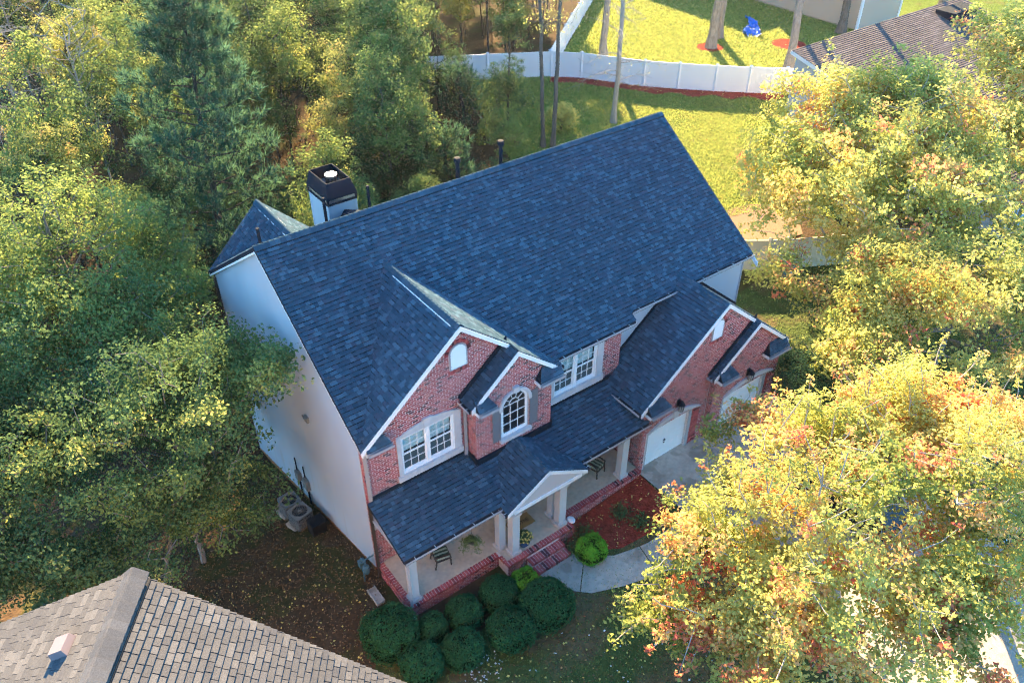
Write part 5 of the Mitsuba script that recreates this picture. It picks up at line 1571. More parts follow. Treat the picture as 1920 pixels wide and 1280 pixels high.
tree('maple_tree', 'big yellow and orange maple in the lower right, between front walk and driveway', 'tree', (9.6, -10.6, -0.2), (9.8, -10.8, 8.6),
     [((10.2, -10.6, 5.8), (3.4, 3.2, 3.0)), ((7.4, -9.6, 4.6), (2.4, 2.6, 2.3)), ((8.2, -13.0, 4.8), (2.8, 2.6, 2.6)), ((12.6, -9.4, 6.0), (2.6, 2.4, 2.4)), ((6.2, -11.4, 3.6), (1.7, 1.9, 1.5)), ((11.6, -6.6, 3.0), (1.3, 1.3, 1.2)), ((7.2, -7.9, 4.0), (1.7, 1.6, 1.4)), ((5.4, -9.6, 3.6), (1.4, 1.4, 1.2)), ((9.2, -6.9, 3.6), (1.2, 1.1, 1.0)), ((6.2, -12.9, 4.4), (1.9, 1.7, 1.6)), ((13.4, -5.9, 3.8), (1.4, 1.3, 1.2)), ((11.4, -6.4, 3.2), (1.3, 1.2, 1.1)), ((15.4, -6.4, 4.0), (1.2, 1.2, 1.1)), ((5.6, -7.4, 3.6), (1.2, 1.1, 1.0)), ((4.9, -8.9, 3.2), (1.0, 1.0, 0.9)), ((13.2, -4.8, 3.2), (0.9, 0.8, 0.9)), ((14.6, -5.0, 3.6), (0.9, 0.8, 0.9))],
     800, 46, 0.46, 0.165, mh(24, 0.55, ((0.41, 0.78), (0.26, 0.92))), seed=24, bark=1.0, gap=0.44, extra_twigs=140, rmax=0.26, twig=0.017)
tree('maple_tree', 'orange-tinged maple at the lower right edge over the driveway', 'tree', (21.0, -11.6, 0.0), (14.8, -12.0, 7.6),
     [((15.0, -12.2, 5.6), (3.2, 3.0, 2.8)), ((16.6, -9.8, 5.8), (2.6, 2.4, 2.3)), ((13.0, -15.0, 4.6), (2.8, 2.6, 2.4)), ((14.4, -8.2, 5.0), (1.6, 1.6, 1.4)), ((10.6, -15.6, 4.2), (2.4, 2.0, 2.0)), ((18.6, -9.4, 5.2), (2.0, 2.0, 1.8)), ((11.6, -13.4, 5.0), (2.0, 2.0, 1.8)), ((15.4, -13.8, 4.2), (2.2, 2.0, 1.8)), ((17.4, -12.0, 5.0), (2.3, 2.2, 2.0)), ((19.6, -11.6, 5.2), (2.0, 2.0, 1.8)), ((12.4, -11.4, 5.4), (1.8, 1.8, 1.7))],
     1000, 50, 0.50, 0.165, mh(25, 0.55, ((0.40, 0.78), (0.26, 0.92))), seed=25, bark=1.0, gap=0.44, extra_twigs=140, rmax=0.26, twig=0.017)
tree('holly_tree', 'dark evergreen holly at the right corner of the garage', 'tree', (19.9, -4.2, 0.0), (19.9, -4.2, 3.4),
     [((19.9, -4.0, 1.7), (1.5, 1.4, 1.9)), ((20.8, -2.6, 1.4), (1.2, 1.4, 1.5))],
     220, 60, 0.34, 0.09, hue_mix(0.08, 0.03, 0.03, [], 0.15, 0.5, 26), seed=26, bark=0.2, gap=0.2, low=0.05)


# pines: boughs that end in tufts of needles
def needles(rng, tips, dirs, per=26, L=0.3, w=0.016):
    n = len(tips) * per
    k = np.repeat(np.arange(len(tips)), per)
    d = dirs[k] + rng.normal(size=(n, 3)) * 0.62
    d /= np.linalg.norm(d, axis=1, keepdims=True)
    root = tips[k] + dirs[k] * rng.uniform(-0.34, 0.05, (n, 1))
    s = np.cross(d, rng.normal(size=(n, 3)))
    s /= np.linalg.norm(s, axis=1, keepdims=True)
    tip = root + d * (L * rng.uniform(0.7, 1.15, n))[:, None]
    v = np.stack([root - s * w, root + s * w, tip], 1).reshape(-1, 3)
    f = np.arange(n * 3).reshape(-1, 3)
    uv = np.repeat(np.column_stack([np.clip(rng.normal(0.06, 0.05, n), 0, 1), rng.uniform(0.45, 1.0, n)]), 3, 0)
    return v, f, uv


def pine(label, base, top, z0, R, boughs, seed, group=None, tuft=4, L=0.34, w=0.018):
    rng = rs(seed)
    base, top = np.asarray(base, float), np.asarray(top, float)
    H = top[2] - base[2]
    segs = []
    n = 16
    t = np.linspace(0, 1, n)
    P = base + (top - base) * t[:, None]
    P[1:-1, :2] += np.cumsum(rng.normal(size=(n - 2, 2)) * 0.05, 0)
    rad = 0.26 * (1 - t) ** 0.8 + 0.03
    for k in range(n - 1):
        segs.append((P[k], P[k + 1], rad[k], rad[k + 1]))
    tips, dirs = [], []
    for b in range(boughs):
        u = (b + rng.rand()) / boughs
        z = z0 + (top[2] - z0) * u
        tt = (z - base[2]) / H
        p0 = np.array([np.interp(tt, t, P[:, 0]), np.interp(tt, t, P[:, 1]), z])
        a = b * 2.4 + rng.normal() * 0.4
        L_ = R * (1 - 0.72 * u ** 1.4) * rng.uniform(0.65, 1.1) * min(1.0, 0.55 + u * 2)
        d = np.array([math.cos(a), math.sin(a), 0.12 + 0.5 * u])
        prev = p0
        for s in range(1, 5):
            q = p0 + d * L_ * s / 4 + np.array([0, 0, -0.10 * L_ * math.sin(s / 4 * 2.2)]) + rng.normal(size=3) * 0.08
            segs.append((prev, q, 0.05 * (1 - s * 0.2) + 0.012, 0.05 * (1 - (s + 1) * 0.2) + 0.012))
            if s >= 2:
                for _ in range(tuft):
                    e = d * 0.5 + rng.normal(size=3) * [0.75, 0.75, 0.3] + [0, 0, 0.35]
                    e /= np.linalg.norm(e)
                    tp_ = q + e * rng.uniform(0.35, 0.95)
                    segs.append((q, tp_, 0.014, 0.008))
                    tips.append(tp_)
                    dd = e * 0.6 + [0, 0, 0.55]
                    dirs.append(dd / np.linalg.norm(dd))
            prev = q
    k = thing('pine_tree', label, 'tree', group)
    v, f = tubes(segs)
    scene[k + '__trunk'] = mikit.ply(tm(v, f), 'm_bark', uv=np.tile((0.12, 0.5), (len(v), 1)))
    leaf_shape(k + '__needles', *needles(rng, np.array(tips), np.array(dirs), 30, L, w))


pine('big blue-green pine standing left of the chimney, tallest in the wood', (2.4, 21.5, -4.0), (4.6, 24.5, 15.0), 0.5, 4.4, 84, 31, tuft=6, L=0.50, w=0.026)
pine('slim hazy pine behind the big broadleaf, at the upper middle of the wood', (27.0, 45.0, 0.0), (27.4, 45.4, 17.0), 4.0, 3.2, 54, 32, tuft=6, L=0.5, w=0.03)
pine('small bright young pine beside the wire fence', (24.6, 30.4, -0.1), (24.7, 30.6, 5.0), 0.6, 1.8, 26, 33, tuft=3, L=0.36, w=0.02)
pine('small pine in shade behind the roof vent pipes', (19.0, 24.0, -1.0), (19.1, 24.1, 4.2), 0.4, 1.9, 28, 34, tuft=3, L=0.36, w=0.02)

# the wood behind: every tree built from one of a few grown kinds, turned and scaled
def kind(seed, H, blobs, clumps, per, spread, size, hue, bark, gap=0.42, low=0.3, twig=0.014, rmax=0.2, aspect=0.6):
    rng = rs(seed)
    C = envelope_points(rng, blobs, clumps, gap=gap, freq=0.6, seed=seed)
    nodes, segs = skeleton(rng, (0, 0, 0), (0.3, 0.2, H), C, r_tip=twig, rmax=rmax, low=low)
    v, f = tubes(segs, 4)
    return (mikit.ply(tm(v, f), 'm_bark', uv=np.tile((bark, 0.5), (len(v), 1))), (lambda a: mikit.ply(tm(a[0], a[1]), 'm_leaf', uv=a[2]))(crown(rng, C, per, spread, size, hue, aspect=aspect)) if per else None)


KINDS = {
    'olive': ('olive green broadleaf tree', kind(101, 10, [((0, 0, 8.5), (3.0, 3.0, 3.6)), ((1.6, -1.2, 6.2), (2.2, 2.2, 2.2)), ((-1.8, 1.0, 7.2), (2.2, 2.2, 2.4)), ((0.4, 0.2, 11.6), (1.7, 1.7, 1.8))], 240, 48, 0.62, 0.19, hue_mix(0.34, 0.06, 0.10, [(0.25, 0.6)], 0.25, 0.8, 101), 0.35)),
    'gold': ('golden yellow thin-leaved tree', kind(102, 11, [((0, 0, 9.0), (2.4, 2.4, 3.8)), ((1.0, 0.8, 5.5), (1.7, 1.7, 2.0)), ((-0.6, -0.6, 12.0), (1.4, 1.4, 1.6))], 170, 40, 0.62, 0.19, hue_mix(0.56, 0.07, 0.10, [(0.25, 0.74)], 0.2, 0.75, 102), 0.2, gap=0.45)),
    'dark': ('dark green dense tree', kind(103, 7, [((0, 0, 5.0), (2.6, 2.6, 3.0)), ((1.2, 1.2, 3.4), (2.0, 2.0, 2.0)), ((-1.2, -0.8, 3.6), (2.0, 2.0, 2.2))], 230, 46, 0.55, 0.16, hue_mix(0.22, 0.05, 0.07, [(0.25, 0.5)], 0.25, 0.75, 103), 0.25)),
    'bare': ('grey leafless tree', kind(104, 11, [((0, 0, 9.0), (2.8, 2.8, 4.4)), ((0.8, 0.8, 6), (2.2, 2.2, 3))], 190, 0, 0.5, 0.1, None, 0.95, gap=0.3, low=0.3)),
    'lime': ('lime green feathery tree', kind(105, 9, [((0, 0, 6.8), (2.4, 2.4, 3.4)), ((-1.2, 1.0, 4.4), (1.8, 1.8, 1.8)), ((0.8, -0.6, 9.6), (1.4, 1.4, 1.6))], 190, 44, 0.58, 0.17, hue_mix(0.38, 0.06, 0.09, [(0.25, 0.6)], 0.25, 0.8, 105), 0.3)),
}
rng = rs(900)
spots = []
extra = [(8.6, 19.6, 'olive'), (12.2, 22.6, 'lime'), (15.6, 25.4, 'olive'), (12.8, 28.6, 'gold'), (18.6, 28.2, 'lime'), (20.6, 33.0, 'olive'), (30.4, 46.2, 'gold'), (35.6, 43.0, 'gold'), (40.0, 45.0, 'gold'), (44.4, 49.6, 'gold'), (49.6, 53.6, 'lime'), (31.6, 44.4, 'gold', 0.55), (34.6, 45.6, 'gold', 0.6), (37.8, 41.6, 'gold', 0.5), (40.6, 47.4, 'gold', 0.62), (43.0, 46.4, 'gold', 0.55), (46.4, 51.6, 'gold', 0.6), (38.2, 50.4, 'lime', 0.6), (28.6, 46.2, 'olive', 0.55), (24.0, 38.0, 'lime', 0.5), (22.4, 35.0, 'olive', 0.5), (50.6, 57.0, 'gold', 0.62), (14.5, 31.0, 'dark', 0.7), (10.2, 26.0, 'dark', 0.7), (17.2, 36.0, 'olive', 0.7), (11.4, 33.0, 'dark', 0.6), (-9.0, 35.0, 'olive', 0.8), (-6.0, 41.0, 'dark', 0.9), (-12.0, 30.0, 'dark', 0.9), (34.0, 52.0, 'gold', 0.7), (-0.5, 27.0, 'olive'), (-6.5, 27.5, 'lime')]
cand = []
for gx_ in np.arange(-22, 56, 4.6):
    for gy_ in np.arange(19, 92, 5.2):
        cand.append((gx_ + rng.uniform(-1.8, 1.8), gy_ + rng.uniform(-1.8, 1.8)))
bound = Polygon([(-24, 40), (-12, 22), (4.6, 22.5), (8, 18.5), (18, 20), (22, 24), (25, 33), (26.4, 43.5), (33, 42.4), (37.6, 39.2), (41, 42.2), (58, 57), (58, 95), (-10, 95)])
hfov, vfov = math.tan(math.radians(62.87 / 2)), math.tan(math.radians(62.87 / 2)) * 682 / 1024
RGT = np.array([math.cos(YAW), -math.sin(YAW), 0])
UPV = np.cross(RGT, FWD)
for x, y in cand:
    if not bound.contains(Point(x, y)):
        continue
    if math.hypot(x - 2.8, y - 22.0) < 3.2:
        continue
    d = np.array([x, y, float(gz(x, y)) + 6.0]) - CAM
    sx, sy = (d @ RGT) / (d @ FWD) / hfov, (d @ UPV) / (d @ FWD) / vfov
    if abs(sx) > 1.12 or sy > 1.55:
        continue
    spots.append((x, y, sx, sy))
kk = list(KINDS)
count = {k: 0 for k in kk}
plan_ = []
for x, y, sx, sy in spots:
    far = y > 48
    u = meshkit.noise(np.array([[x * 0.12, y * 0.12, 2.0]]), 77)[0] * 0.55 + rng.rand() * 0.45
    if x < 2 and 34 < y < 64 and rng.rand() < 0.4:
        kd = 'bare'
    elif sx > -0.12 and y > 40:
        kd = 'gold' if rng.rand() < 0.7 else 'lime'
    elif y < 30:
        kd = 'dark' if rng.rand() < 0.55 else 'olive'
    else:
        kd = 'gold' if u < 0.34 else 'olive' if u < 0.52 else 'lime' if u < 0.66 else 'dark'
    plan_.append((kd, x, y, sx))
for x, y, kd, *sc_ in extra:
    d = np.array([x, y, 4.0]) - CAM
    plan_.append((kd, x, y, (d @ RGT) / (d @ FWD) / hfov, *sc_))
ORD = ['first', 'second', 'third', 'fourth', 'fifth', 'sixth', 'seventh', 'eighth', 'ninth', 'tenth', 'eleventh', 'twelfth', 'thirteenth', 'fourteenth', 'fifteenth', 'sixteenth', 'seventeenth', 'eighteenth', 'nineteenth', 'twentieth'] + [f'{n}th' for n in range(21, 60)]
for kd in kk:
    mine = sorted([p for p in plan_ if p[0] == kd], key=lambda p: p[3])
    desc, (tr, cr) = KINDS[kd]
    for n, (_, x, y, sx, *sc_) in enumerate(mine):
        k = thing('woodland_tree', f'{desc} in the wood behind the house, {ORD[n]} from the left', 'tree', 'woodland trees behind the house')
        s = rng.uniform(0.8, 1.12) * (0.8 if y < 30 else 1.0) * (sc_[0] if sc_ else 1.0)
        M = T().translate([x, y, float(gz(x, y)) - 0.2]).rotate([0, 0, 1], rng.uniform(0, 360)).scale([s, s, s * rng.uniform(0.9, 1.2)])
        scene[k + '__trunk'] = {**tr, 'to_world': M}
        if cr is not None:
            scene[k + '__crown'] = {**cr, 'to_world': M}

# single trees behind the ridge and on the lawns
def bare_trunk(label, base, top, r, bark, seed, limbs=0, leaves=0, hue=0.6, z_from=0.35, reach=2.4, name='tall_tree', crown_top=None):
    rng = rs(seed)
    base, top = np.asarray(base, float), np.asarray(top, float)
    n = 16
    t = np.linspace(0, 1, n)
    P = base + (top - base) * t[:, None]
    P[1:-1, :2] += np.cumsum(rng.normal(size=(n - 2, 2)) * 0.05, 0)
    rad = r * (1 - 0.6 * t)
    rad[0] *= 1.5
    segs = [(P[k], P[k + 1], rad[k], rad[k + 1]) for k in range(n - 1)]
    ends = []
    for b in range(limbs):
        u = z_from + (1 - z_from) * rng.rand()
        p = np.array([np.interp(u, t, P[:, i]) for i in range(3)])
        a = rng.rand() * 6.283
        L = reach * (1.15 - u) * rng.uniform(0.6, 1.3)
        d = np.array([math.cos(a), math.sin(a), 0.35])
        prev = p
        for s in range(1, 6):
            q = p + d * L * s / 5 + np.array([0, 0, -0.06 * s * s * 0.2 * L]) + rng.normal(size=3) * 0.06
            segs.append((prev, q, 0.045 * (1 - s / 7), 0.045 * (1 - (s + 1) / 7)))
            for _ in range(2):
                e = q + rng.normal(size=3) * [0.5, 0.5, 0.35]
                segs.append((q, e, 0.012, 0.006))
                ends.append(e)
            prev = q
    k = thing(name, label, 'tree')
    v, f = tubes(segs, 7)
    scene[k + '__trunk'] = mikit.ply(tm(v, f), 'm_bark', uv=np.tile((bark, 0.5), (len(v), 1)))
    if leaves and ends:
        E = np.array(ends)
        pts = np.repeat(E, leaves, 0) + rng.normal(size=(len(E) * leaves, 3)) * 0.22
        leaf_shape(k + '__crown', *leaf_cloud(pts, 0.14, rng, hue + rng.normal(size=len(pts)) * 0.06, rng.uniform(0.4, 0.9, len(pts))))
    if crown_top is not None:
        c, R, H = crown_top
        C = envelope_points(rng, [((top[0], top[1], c), (R, R, H))], 150, gap=0.35, seed=seed)
        leaf_shape(k + '__crown', *crown(rng, C, 40, 0.7, 0.24, hue_mix(hue, 0.05, 0.06, [], 0.3, 0.8, seed)))


bare_trunk('pale slender birch-like tree with nearly bare twigs behind the ridge of the big roof', (35.7, 26.1, 0), (35.0, 25.4, 19), 0.21, 0.95, 41, limbs=26, leaves=1, hue=0.62, z_from=0.12, reach=4.2)
bare_trunk('left one of two slender brown trunks behind the roof ridge', (28.5, 25.9, 0), (27.6, 26.0, 18), 0.17, 0.45, 42, limbs=12, leaves=5, hue=0.58, z_from=0.45, reach=2.6)
bare_trunk('right one of two slender brown trunks behind the roof ridge', (29.1, 25.5, 0), (29.4, 25.6, 18), 0.18, 0.5, 43, limbs=12, leaves=5, hue=0.58, z_from=0.45, reach=2.6)
bare_trunk('pale trunk just beyond the white fence near its corner', (45.2, 38.0, 0), (45.6, 38.4, 20), 0.34, 0.85, 44, limbs=6, leaves=3, z_from=0.5, crown_top=(21, 3.4, 4))
bare_trunk('left trunk of the pair in the mulch ring on the rear lawn', (54.9, 33.6, 0), (56.2, 34.3, 22), 0.42, 0.75, 45, crown_top=(23, 4.0, 5))
bare_trunk('right trunk of the pair behind the mulch ring on the rear lawn', (57.6, 35.2, 0), (58.6, 36.2, 22), 0.42, 0.72, 46, crown_top=(23, 4.0, 5))
bare_trunk('leaning grey trunk in a mulch ring beside the plum-brown roof', (55.5, 25.0, 0), (63.5, 30.4, 21), 0.40, 0.7, 47, crown_top=(22, 3.5, 4.5))
bare_trunk('brown trunk between the leaning one and the tan house', (68.4, 28.9, 0), (71.0, 30.6, 20), 0.42, 0.45, 48, crown_top=(21, 3.5, 4.5))
bare_trunk('grey trunk behind the plum-brown roof right of the tan house', (82.0, 26.5, 0), (82.6, 27.2, 20), 0.5, 0.7, 49, crown_top=(21, 3.5, 4.5))
bare_trunk('bare grey tree at the left edge, before the dark trunks', (-1.0, 47.0, -1.8), (-3.2, 44.0, 13.5), 0.25, 0.98, 50, limbs=46, z_from=0.2, reach=5.0, name='bare_tree')
bare_trunk('dark forked trunk among yellow leaves at the upper left, the left one', (4.4, 58.0, -1.4), (3.0, 60.0, 15), 0.42, 0.05, 51, limbs=8, leaves=4, hue=0.55, z_from=0.4, reach=3.5)
bare_trunk('dark trunk among yellow leaves at the upper left, right of the forked one', (9.4, 61.0, -1.2), (8.4, 63.0, 16), 0.45, 0.05, 52, limbs=8, leaves=4, hue=0.55, z_from=0.4, reach=3.5)
tree('slim_tree', 'leafy green tree with ivy-dark trunk before the white fence', 'tree', (27.6, 29.2, 0.0), (28.8, 30.6, 9.0),
     [((28.2, 29.6, 3.2), (1.9, 1.9, 2.6)), ((28.8, 30.4, 7.0), (1.3, 1.3, 2.6))], 190, 46, 0.42, 0.15, hue_mix(0.26, 0.06, 0.1, [(0.12, 0.5)], 0.25, 0.8, 53), seed=53, bark=0.2, gap=0.36)
for i, (x, y, z, R, hb, lab) in enumerate([(25.4, 26.6, 0.3, 1.9, 0.40, 'sunlit pale green shrub right behind the roof ridge'), (27.6, 33.6, 1.0, 2.0, 0.40, 'sunlit speckled shrub by the wire fence'),
                                           (21.6, 21.6, 0.2, 1.8, 0.20, 'dark green shrub behind the tall vent pipe'), (16.6, 19.6, -0.9, 2.0, 0.17, 'dark shrub low behind the ridge, right of the chimney'),
                                           (10.6, 17.6, -2.4, 2.0, 0.40, 'yellowish shrub just right of the chimney cap'), (7.2, 18.4, -3.0, 1.9, 0.2, 'dark shrub behind the chimney'),
                                           (31.6, 27.6, 0.1, 1.2, 0.62, 'small orange-brown shrub at the foot of the two slender trunks'), (1.4, 19.0, -3.2, 1.8, 0.45, 'yellow-lit shrub at the foot of the big pine'), (-0.4, 16.4, -3.4, 1.6, 0.72, 'rusty brown shrub left of the big pine')]):
    tree('shrub', lab, 'shrub', (x, y, float(gz(x, y)) - 0.1), (x, y, float(gz(x, y)) + R * 1.2), [((x, y, float(gz(x, y)) + R * 0.8), (R, R, R * 0.95))], 120, 46, 0.4, 0.13, hue_mix(hb, 0.05, 0.08, [], 0.3, 0.85, 60 + i), seed=60 + i, bark=0.2, gap=0.3, low=0.02)


# clipped shrubs before the porch
def clipped(label, x, y, rx, rz, hue, seed, square=False, n=5200):
    rng = rs(seed)
    z = float(gz(x, y))
    k = thing('clipped_shrub', label, 'shrub')
    ico = trimesh.creation.icosphere(subdivisions=3)
    v = ico.vertices.copy()
    pw = 0.62 if square else 0.86
    v = np.sign(v) * np.abs(v) ** pw
    nz = meshkit.fbm(v * 2.2 + seed, 3) - 0.5
    sc = np.array([rx, rx * 0.97, rz])
    c = np.array([x, y, z + rz * 0.82])
    vc = c + v * sc * (0.84 + 0.32 * nz)[:, None]
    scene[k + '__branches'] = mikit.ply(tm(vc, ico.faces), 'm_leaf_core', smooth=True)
    d = rng.normal(size=(n, 3))
    d /= np.linalg.norm(d, axis=1, keepdims=True)
    d[:, 2] = np.where(d[:, 2] < -0.4, -d[:, 2], d[:, 2])
    dd = np.sign(d) * np.abs(d) ** pw
    nz = meshkit.fbm(dd * 2.2 + seed, 3) - 0.5
    p = c + dd * sc * (0.93 + 0.32 * nz + rng.normal(size=n) * 0.03 + (rng.rand(n) < 0.03) * rng.rand(n) * 0.14)[:, None]
    leaf_shape(k + '__foliage', *leaf_cloud(p, 0.08, rng, np.clip((hue - 0.11) * 4.2 + rng.normal(size=n) * 0.05, 0, 1), np.clip(0.25 + 0.5 * rng.rand(n) + 0.6 * nz, 0, 1), up=0.2, nrm=d), mat='m_shrub_leaf')


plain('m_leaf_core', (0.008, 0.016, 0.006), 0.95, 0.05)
for i, (x, y, rx, rz, hue, lab, sq) in enumerate([
        (-1.25, -3.0, 1.06, 0.92, 0.13, 'largest dark green clipped shrub at the front left corner of the porch', False),
        (0.15, -3.55, 0.60, 0.55, 0.13, 'small dark green clipped shrub right of the largest one, against the porch', False),
        (-0.95, -4.55, 0.80, 0.70, 0.13, 'dark green clipped shrub lowest in the photo, left of centre', False),
        (1.40, -3.75, 0.72, 0.62, 0.13, 'dark green clipped shrub third along the porch wall', False),
        (0.50, -4.95, 0.78, 0.66, 0.13, 'dark green clipped shrub in the front row, second from the left', False),
        (2.85, -3.85, 0.76, 0.66, 0.13, 'dark green clipped shrub beside the bright green square one', False),
        (2.30, -5.35, 0.90, 0.74, 0.13, 'dark green clipped shrub in the middle of the front row', False),
        (3.95, -5.30, 1.04, 0.80, 0.13, 'large dark green clipped shrub beside the front walk', False),
        (3.98, -4.00, 0.52, 0.55, 0.31, 'bright green square-clipped shrub left of the porch steps', True),
        (6.95, -4.35, 0.58, 0.60, 0.33, 'bright green clipped shrub right of the porch steps', True)]):
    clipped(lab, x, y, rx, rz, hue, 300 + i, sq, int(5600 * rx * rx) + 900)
for i, (x, y, lab) in enumerate([(9.3, -3.5, 'low green plant in the red mulch nearer the porch'), (9.6, -4.4, 'low green plant in the red mulch by the front walk'), (7.4, -3.4, 'small scruffy plant beside the porch steps'), (6.7, -3.75, 'small leafy plant between the steps and the bright green shrub')]):
    k = thing('bedding_plant', lab, 'plant')
    r = rs(400 + i)
    p = np.array([x, y, float(gz(x, y)) + 0.25]) + r.normal(size=(420, 3)) * [0.22, 0.22, 0.14]
    leaf_shape(k + '__foliage', *leaf_cloud(p, 0.1, r, r.uniform(0.1, 0.36, 420), r.uniform(0.25, 0.8, 420)))
    p0 = np.array([x, y, float(gz(x, y))])
    sv, sf = tubes([(p0, p0 + np.array([r.normal() * 0.15, r.normal() * 0.15, 0.3]), 0.012, 0.006) for _ in range(9)], 4)
    scene[k + '__stem'] = mikit.ply(tm(sv, sf), 'm_bark', uv=np.tile((0.3, 0.5), (len(sv), 1)))

# fallen leaves and grass
beds = shapely.union_all([bed2, Point(54.9, 33.7).buffer(1.25), Point(61.6, 29.8).buffer(1.6), bed_poly])


def scatter(poly, n, rng):
    x0, y0, x1, y1 = poly.bounds
    p = np.column_stack([rng.uniform(x0, x1, n * 3), rng.uniform(y0, y1, n * 3)])
    return p[shapely.contains_xy(poly, p[:, 0], p[:, 1])][:n]


rng = rs(77)
lv, lf, lu, n0 = [], [], [], 0
for poly, n, hues, sz in ((Polygon([(-1.5, -4.8), (4.4, -5.8), (9.5, -6.6), (10.8, -10), (6, -13), (-2, -9)]), 240, (0.66, 0.97), 0.10), (Polygon([(20.3, -3.5), (30, -6), (30, -16), (20.3, -16)]), 1300, (0.62, 0.97), 0.13), (back_poly, 1500, (0.60, 0.86), 0.13), (rear_poly.intersection(sbox(38, 20, 75, 60)), 1200, (0.6, 0.86), 0.16),
                          (Polygon([(-6, 4), (-1.0, 4), (-0.8, -1), (-3, -4.4), (-6, -3)]), 260, (0.66, 0.80), 0.09), (Polygon([(-4, 9), (2.5, 14), (6, 24), (-4, 24)]), 2600, (0.66, 0.86), 0.17), (bed_poly, 120, (0.66, 0.8), 0.08)):
    p = scatter(poly, n, rng)
    m = len(p)
    pts = np.column_stack([p, gz(p[:, 0], p[:, 1]) + 0.04 + 0.03 * rng.rand(m)])
    v, f, u = leaf_cloud(pts, sz, rng, np.where(rng.rand(m) < 0.8, rng.uniform(hues[0], 0.74, m), rng.uniform(0.74, hues[1], m)), rng.uniform(0.4, 1.0, m), up=1.6, aspect=0.8)
    lv.append(v); lf.append(f + n0); lu.append(u); n0 += len(v)
scene['fallen_leaves'] = mikit.ply(tm(np.vstack(lv), np.vstack(lf)), 'm_leaf', uv=np.vstack(lu))
labels['fallen_leaves'] = {'label': 'fallen autumn leaves scattered over lawns and soil', 'category': 'leaves', 'kind': 'stuff'}
scene['m_dry_leaf'] = {'type': 'principledthin', 'base_color': mikit.proc(lambda p, n, uv: mix((0.10, 0.060, 0.034), (0.29, 0.18, 0.10), uv.x)), 'roughness': 0.6, 'diff_trans': 0.5, 'eta': 1.4}
lv, lf, lu, n0 = [], [], [], 0
for poly, n, sz in ((Polygon([(-9, 6), (-0.1, 9), (-0.1, -0.6), (-1.2, -2.2), (-3, -4.4), (-9, -3)]), 6500, 0.09), (Polygon([(-6, 9), (-0.2, 13.4), (9, 16), (24, 20), (26, 42), (-8, 40)]), 16000, 0.17), (Polygon([(-2, -5), (4.4, -5.8), (9.5, -6.6), (10.8, -10), (6, -13), (-2, -9)]), 1500, 0.08), (back_poly, 1500, 0.12)):
    p = scatter(poly, n, rng)
    m = len(p)
    v, f, u = leaf_cloud(np.column_stack([p, gz(p[:, 0], p[:, 1]) + 0.03 + 0.05 * rng.rand(m)]), sz, rng, rng.rand(m), rng.rand(m), up=1.3, aspect=0.6)
    lv.append(v); lf.append(f + n0); lu.append(u); n0 += len(v)
scene['dry_leaves'] = mikit.ply(tm(np.vstack(lv), np.vstack(lf)), 'm_dry_leaf', uv=np.vstack(lu))
labels['dry_leaves'] = {'label': 'dry brown leaves matted on the soil of the wood and side yard', 'category': 'leaves', 'kind': 'stuff'}
plain('m_pale_petal', (0.62, 0.60, 0.58), 0.6, 0.2)
lv, lf, n0 = [], [], 0
for poly, n in ((Polygon([(-0.5, -5.2), (4.4, -6.2), (9.5, -6.8), (10.8, -10), (6, -13), (-2, -9)]), 110), (Polygon([(0.9, -4.6), (1.8, -5.6), (1.2, -6.4), (-0.4, -6.2)]), 60), (Polygon([(20.3, -6.5), (30, -8), (30, -16), (20.3, -16)]), 480)):
    p = scatter(poly, n, rng)
    m = len(p)
    v, f, u = leaf_cloud(np.column_stack([p, gz(p[:, 0], p[:, 1]) + 0.05]), 0.085, rng, np.zeros(m), np.zeros(m), up=1.5, aspect=0.8)
    lv.append(v); lf.append(f + n0); n0 += len(v)
scene['pale_leaves'] = mikit.ply(tm(np.vstack(lv), np.vstack(lf)), 'm_pale_petal')
labels['pale_leaves'] = {'label': 'pale upturned leaves dotting the front and side lawns', 'category': 'leaves', 'kind': 'stuff'}
gv, gu_, n0 = [], [], 0
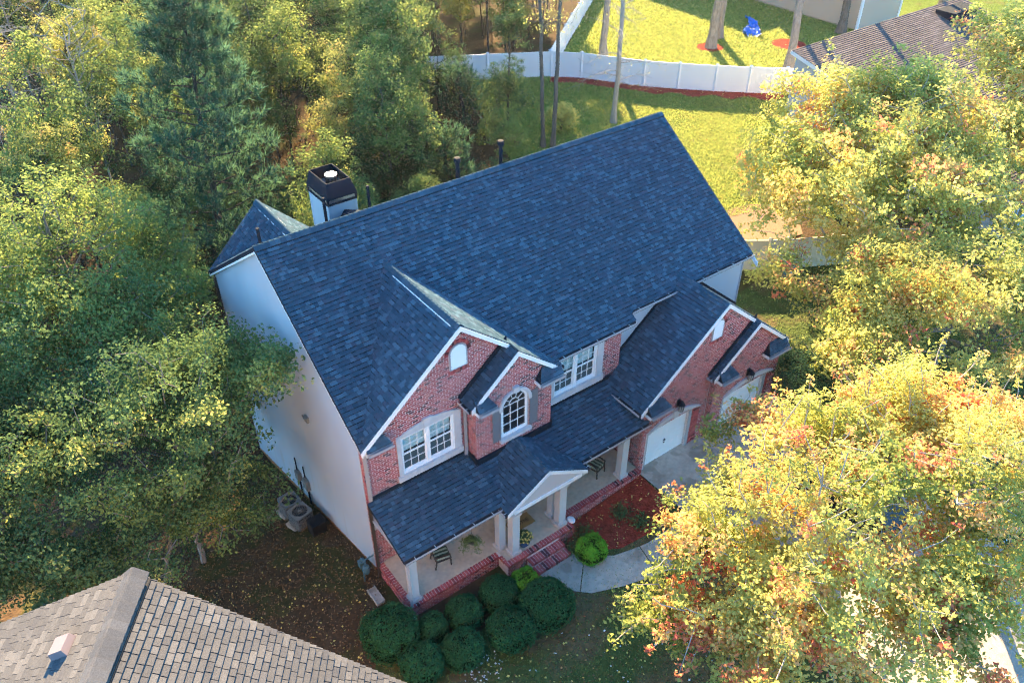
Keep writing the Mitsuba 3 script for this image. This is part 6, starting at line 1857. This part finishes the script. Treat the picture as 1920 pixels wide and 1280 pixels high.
for poly, n, h in ((back_poly, 90000, 0.13), (rear_poly.intersection(sbox(38, 18, 76, 56)), 80000, 0.16), (front_poly.intersection(sbox(-4, -14, 11.4, -2)), 16000, 0.07), (side_poly.intersection(sbox(20, -17, 36, 5)), 14000, 0.09)):
    p = scatter(poly, n, rng)
    p = p[~shapely.contains_xy(beds, p[:, 0], p[:, 1])]
    m = len(p)
    b = np.column_stack([p, gz(p[:, 0], p[:, 1])])
    a = rng.rand(m) * 6.283
    s = np.column_stack([np.cos(a), np.sin(a), 0 * a]) * 0.045 * (h / 0.11)
    tip = b + np.column_stack([rng.normal(size=m) * 0.04, rng.normal(size=m) * 0.04, h * rng.uniform(0.5, 1.2, m)])
    gv.append(np.stack([b - s, b + s, tip], 1).reshape(-1, 3))
    gu_.append(np.repeat(np.column_stack([np.clip(rng.normal(0.48 if h > 0.1 else 0.34, 0.035, m), 0, 1), rng.uniform(0.35, 0.8, m)]), 3, 0))
gv = np.vstack(gv)
scene['grass'] = mikit.ply(tm(gv, np.arange(len(gv)).reshape(-1, 3)), 'm_leaf', uv=np.vstack(gu_))
labels['grass'] = {'label': 'grass blades on the lawns', 'category': 'grass', 'kind': 'stuff'}


# ------------------------------------------------------------------ haze
scene['haze_air'] = {'type': 'homogeneous', 'albedo': {'type': 'rgb', 'value': [0.95, 0.95, 0.95]}, 'sigma_t': HAZE, 'phase': {'type': 'hg', 'g': 0.72}}
hx0, hx1, hy0, hy1, hz0, hz1 = -235.0, 305.0, -235.0, 325.0, -12.0, 31.0
scene['haze'] = {'type': 'cube', 'to_world': T().translate([(hx0 + hx1) / 2, (hy0 + hy1) / 2, (hz0 + hz1) / 2]).scale([(hx1 - hx0) / 2, (hy1 - hy0) / 2, (hz1 - hz0) / 2]),
                 'bsdf': {'type': 'null'}, 'interior': {'type': 'ref', 'id': 'haze_air'}}
labels['haze'] = {'label': 'thin warm haze in the air over the wood', 'category': 'haze', 'kind': 'stuff'}
scene['camera']['medium'] = {'type': 'ref', 'id': 'haze_air'}
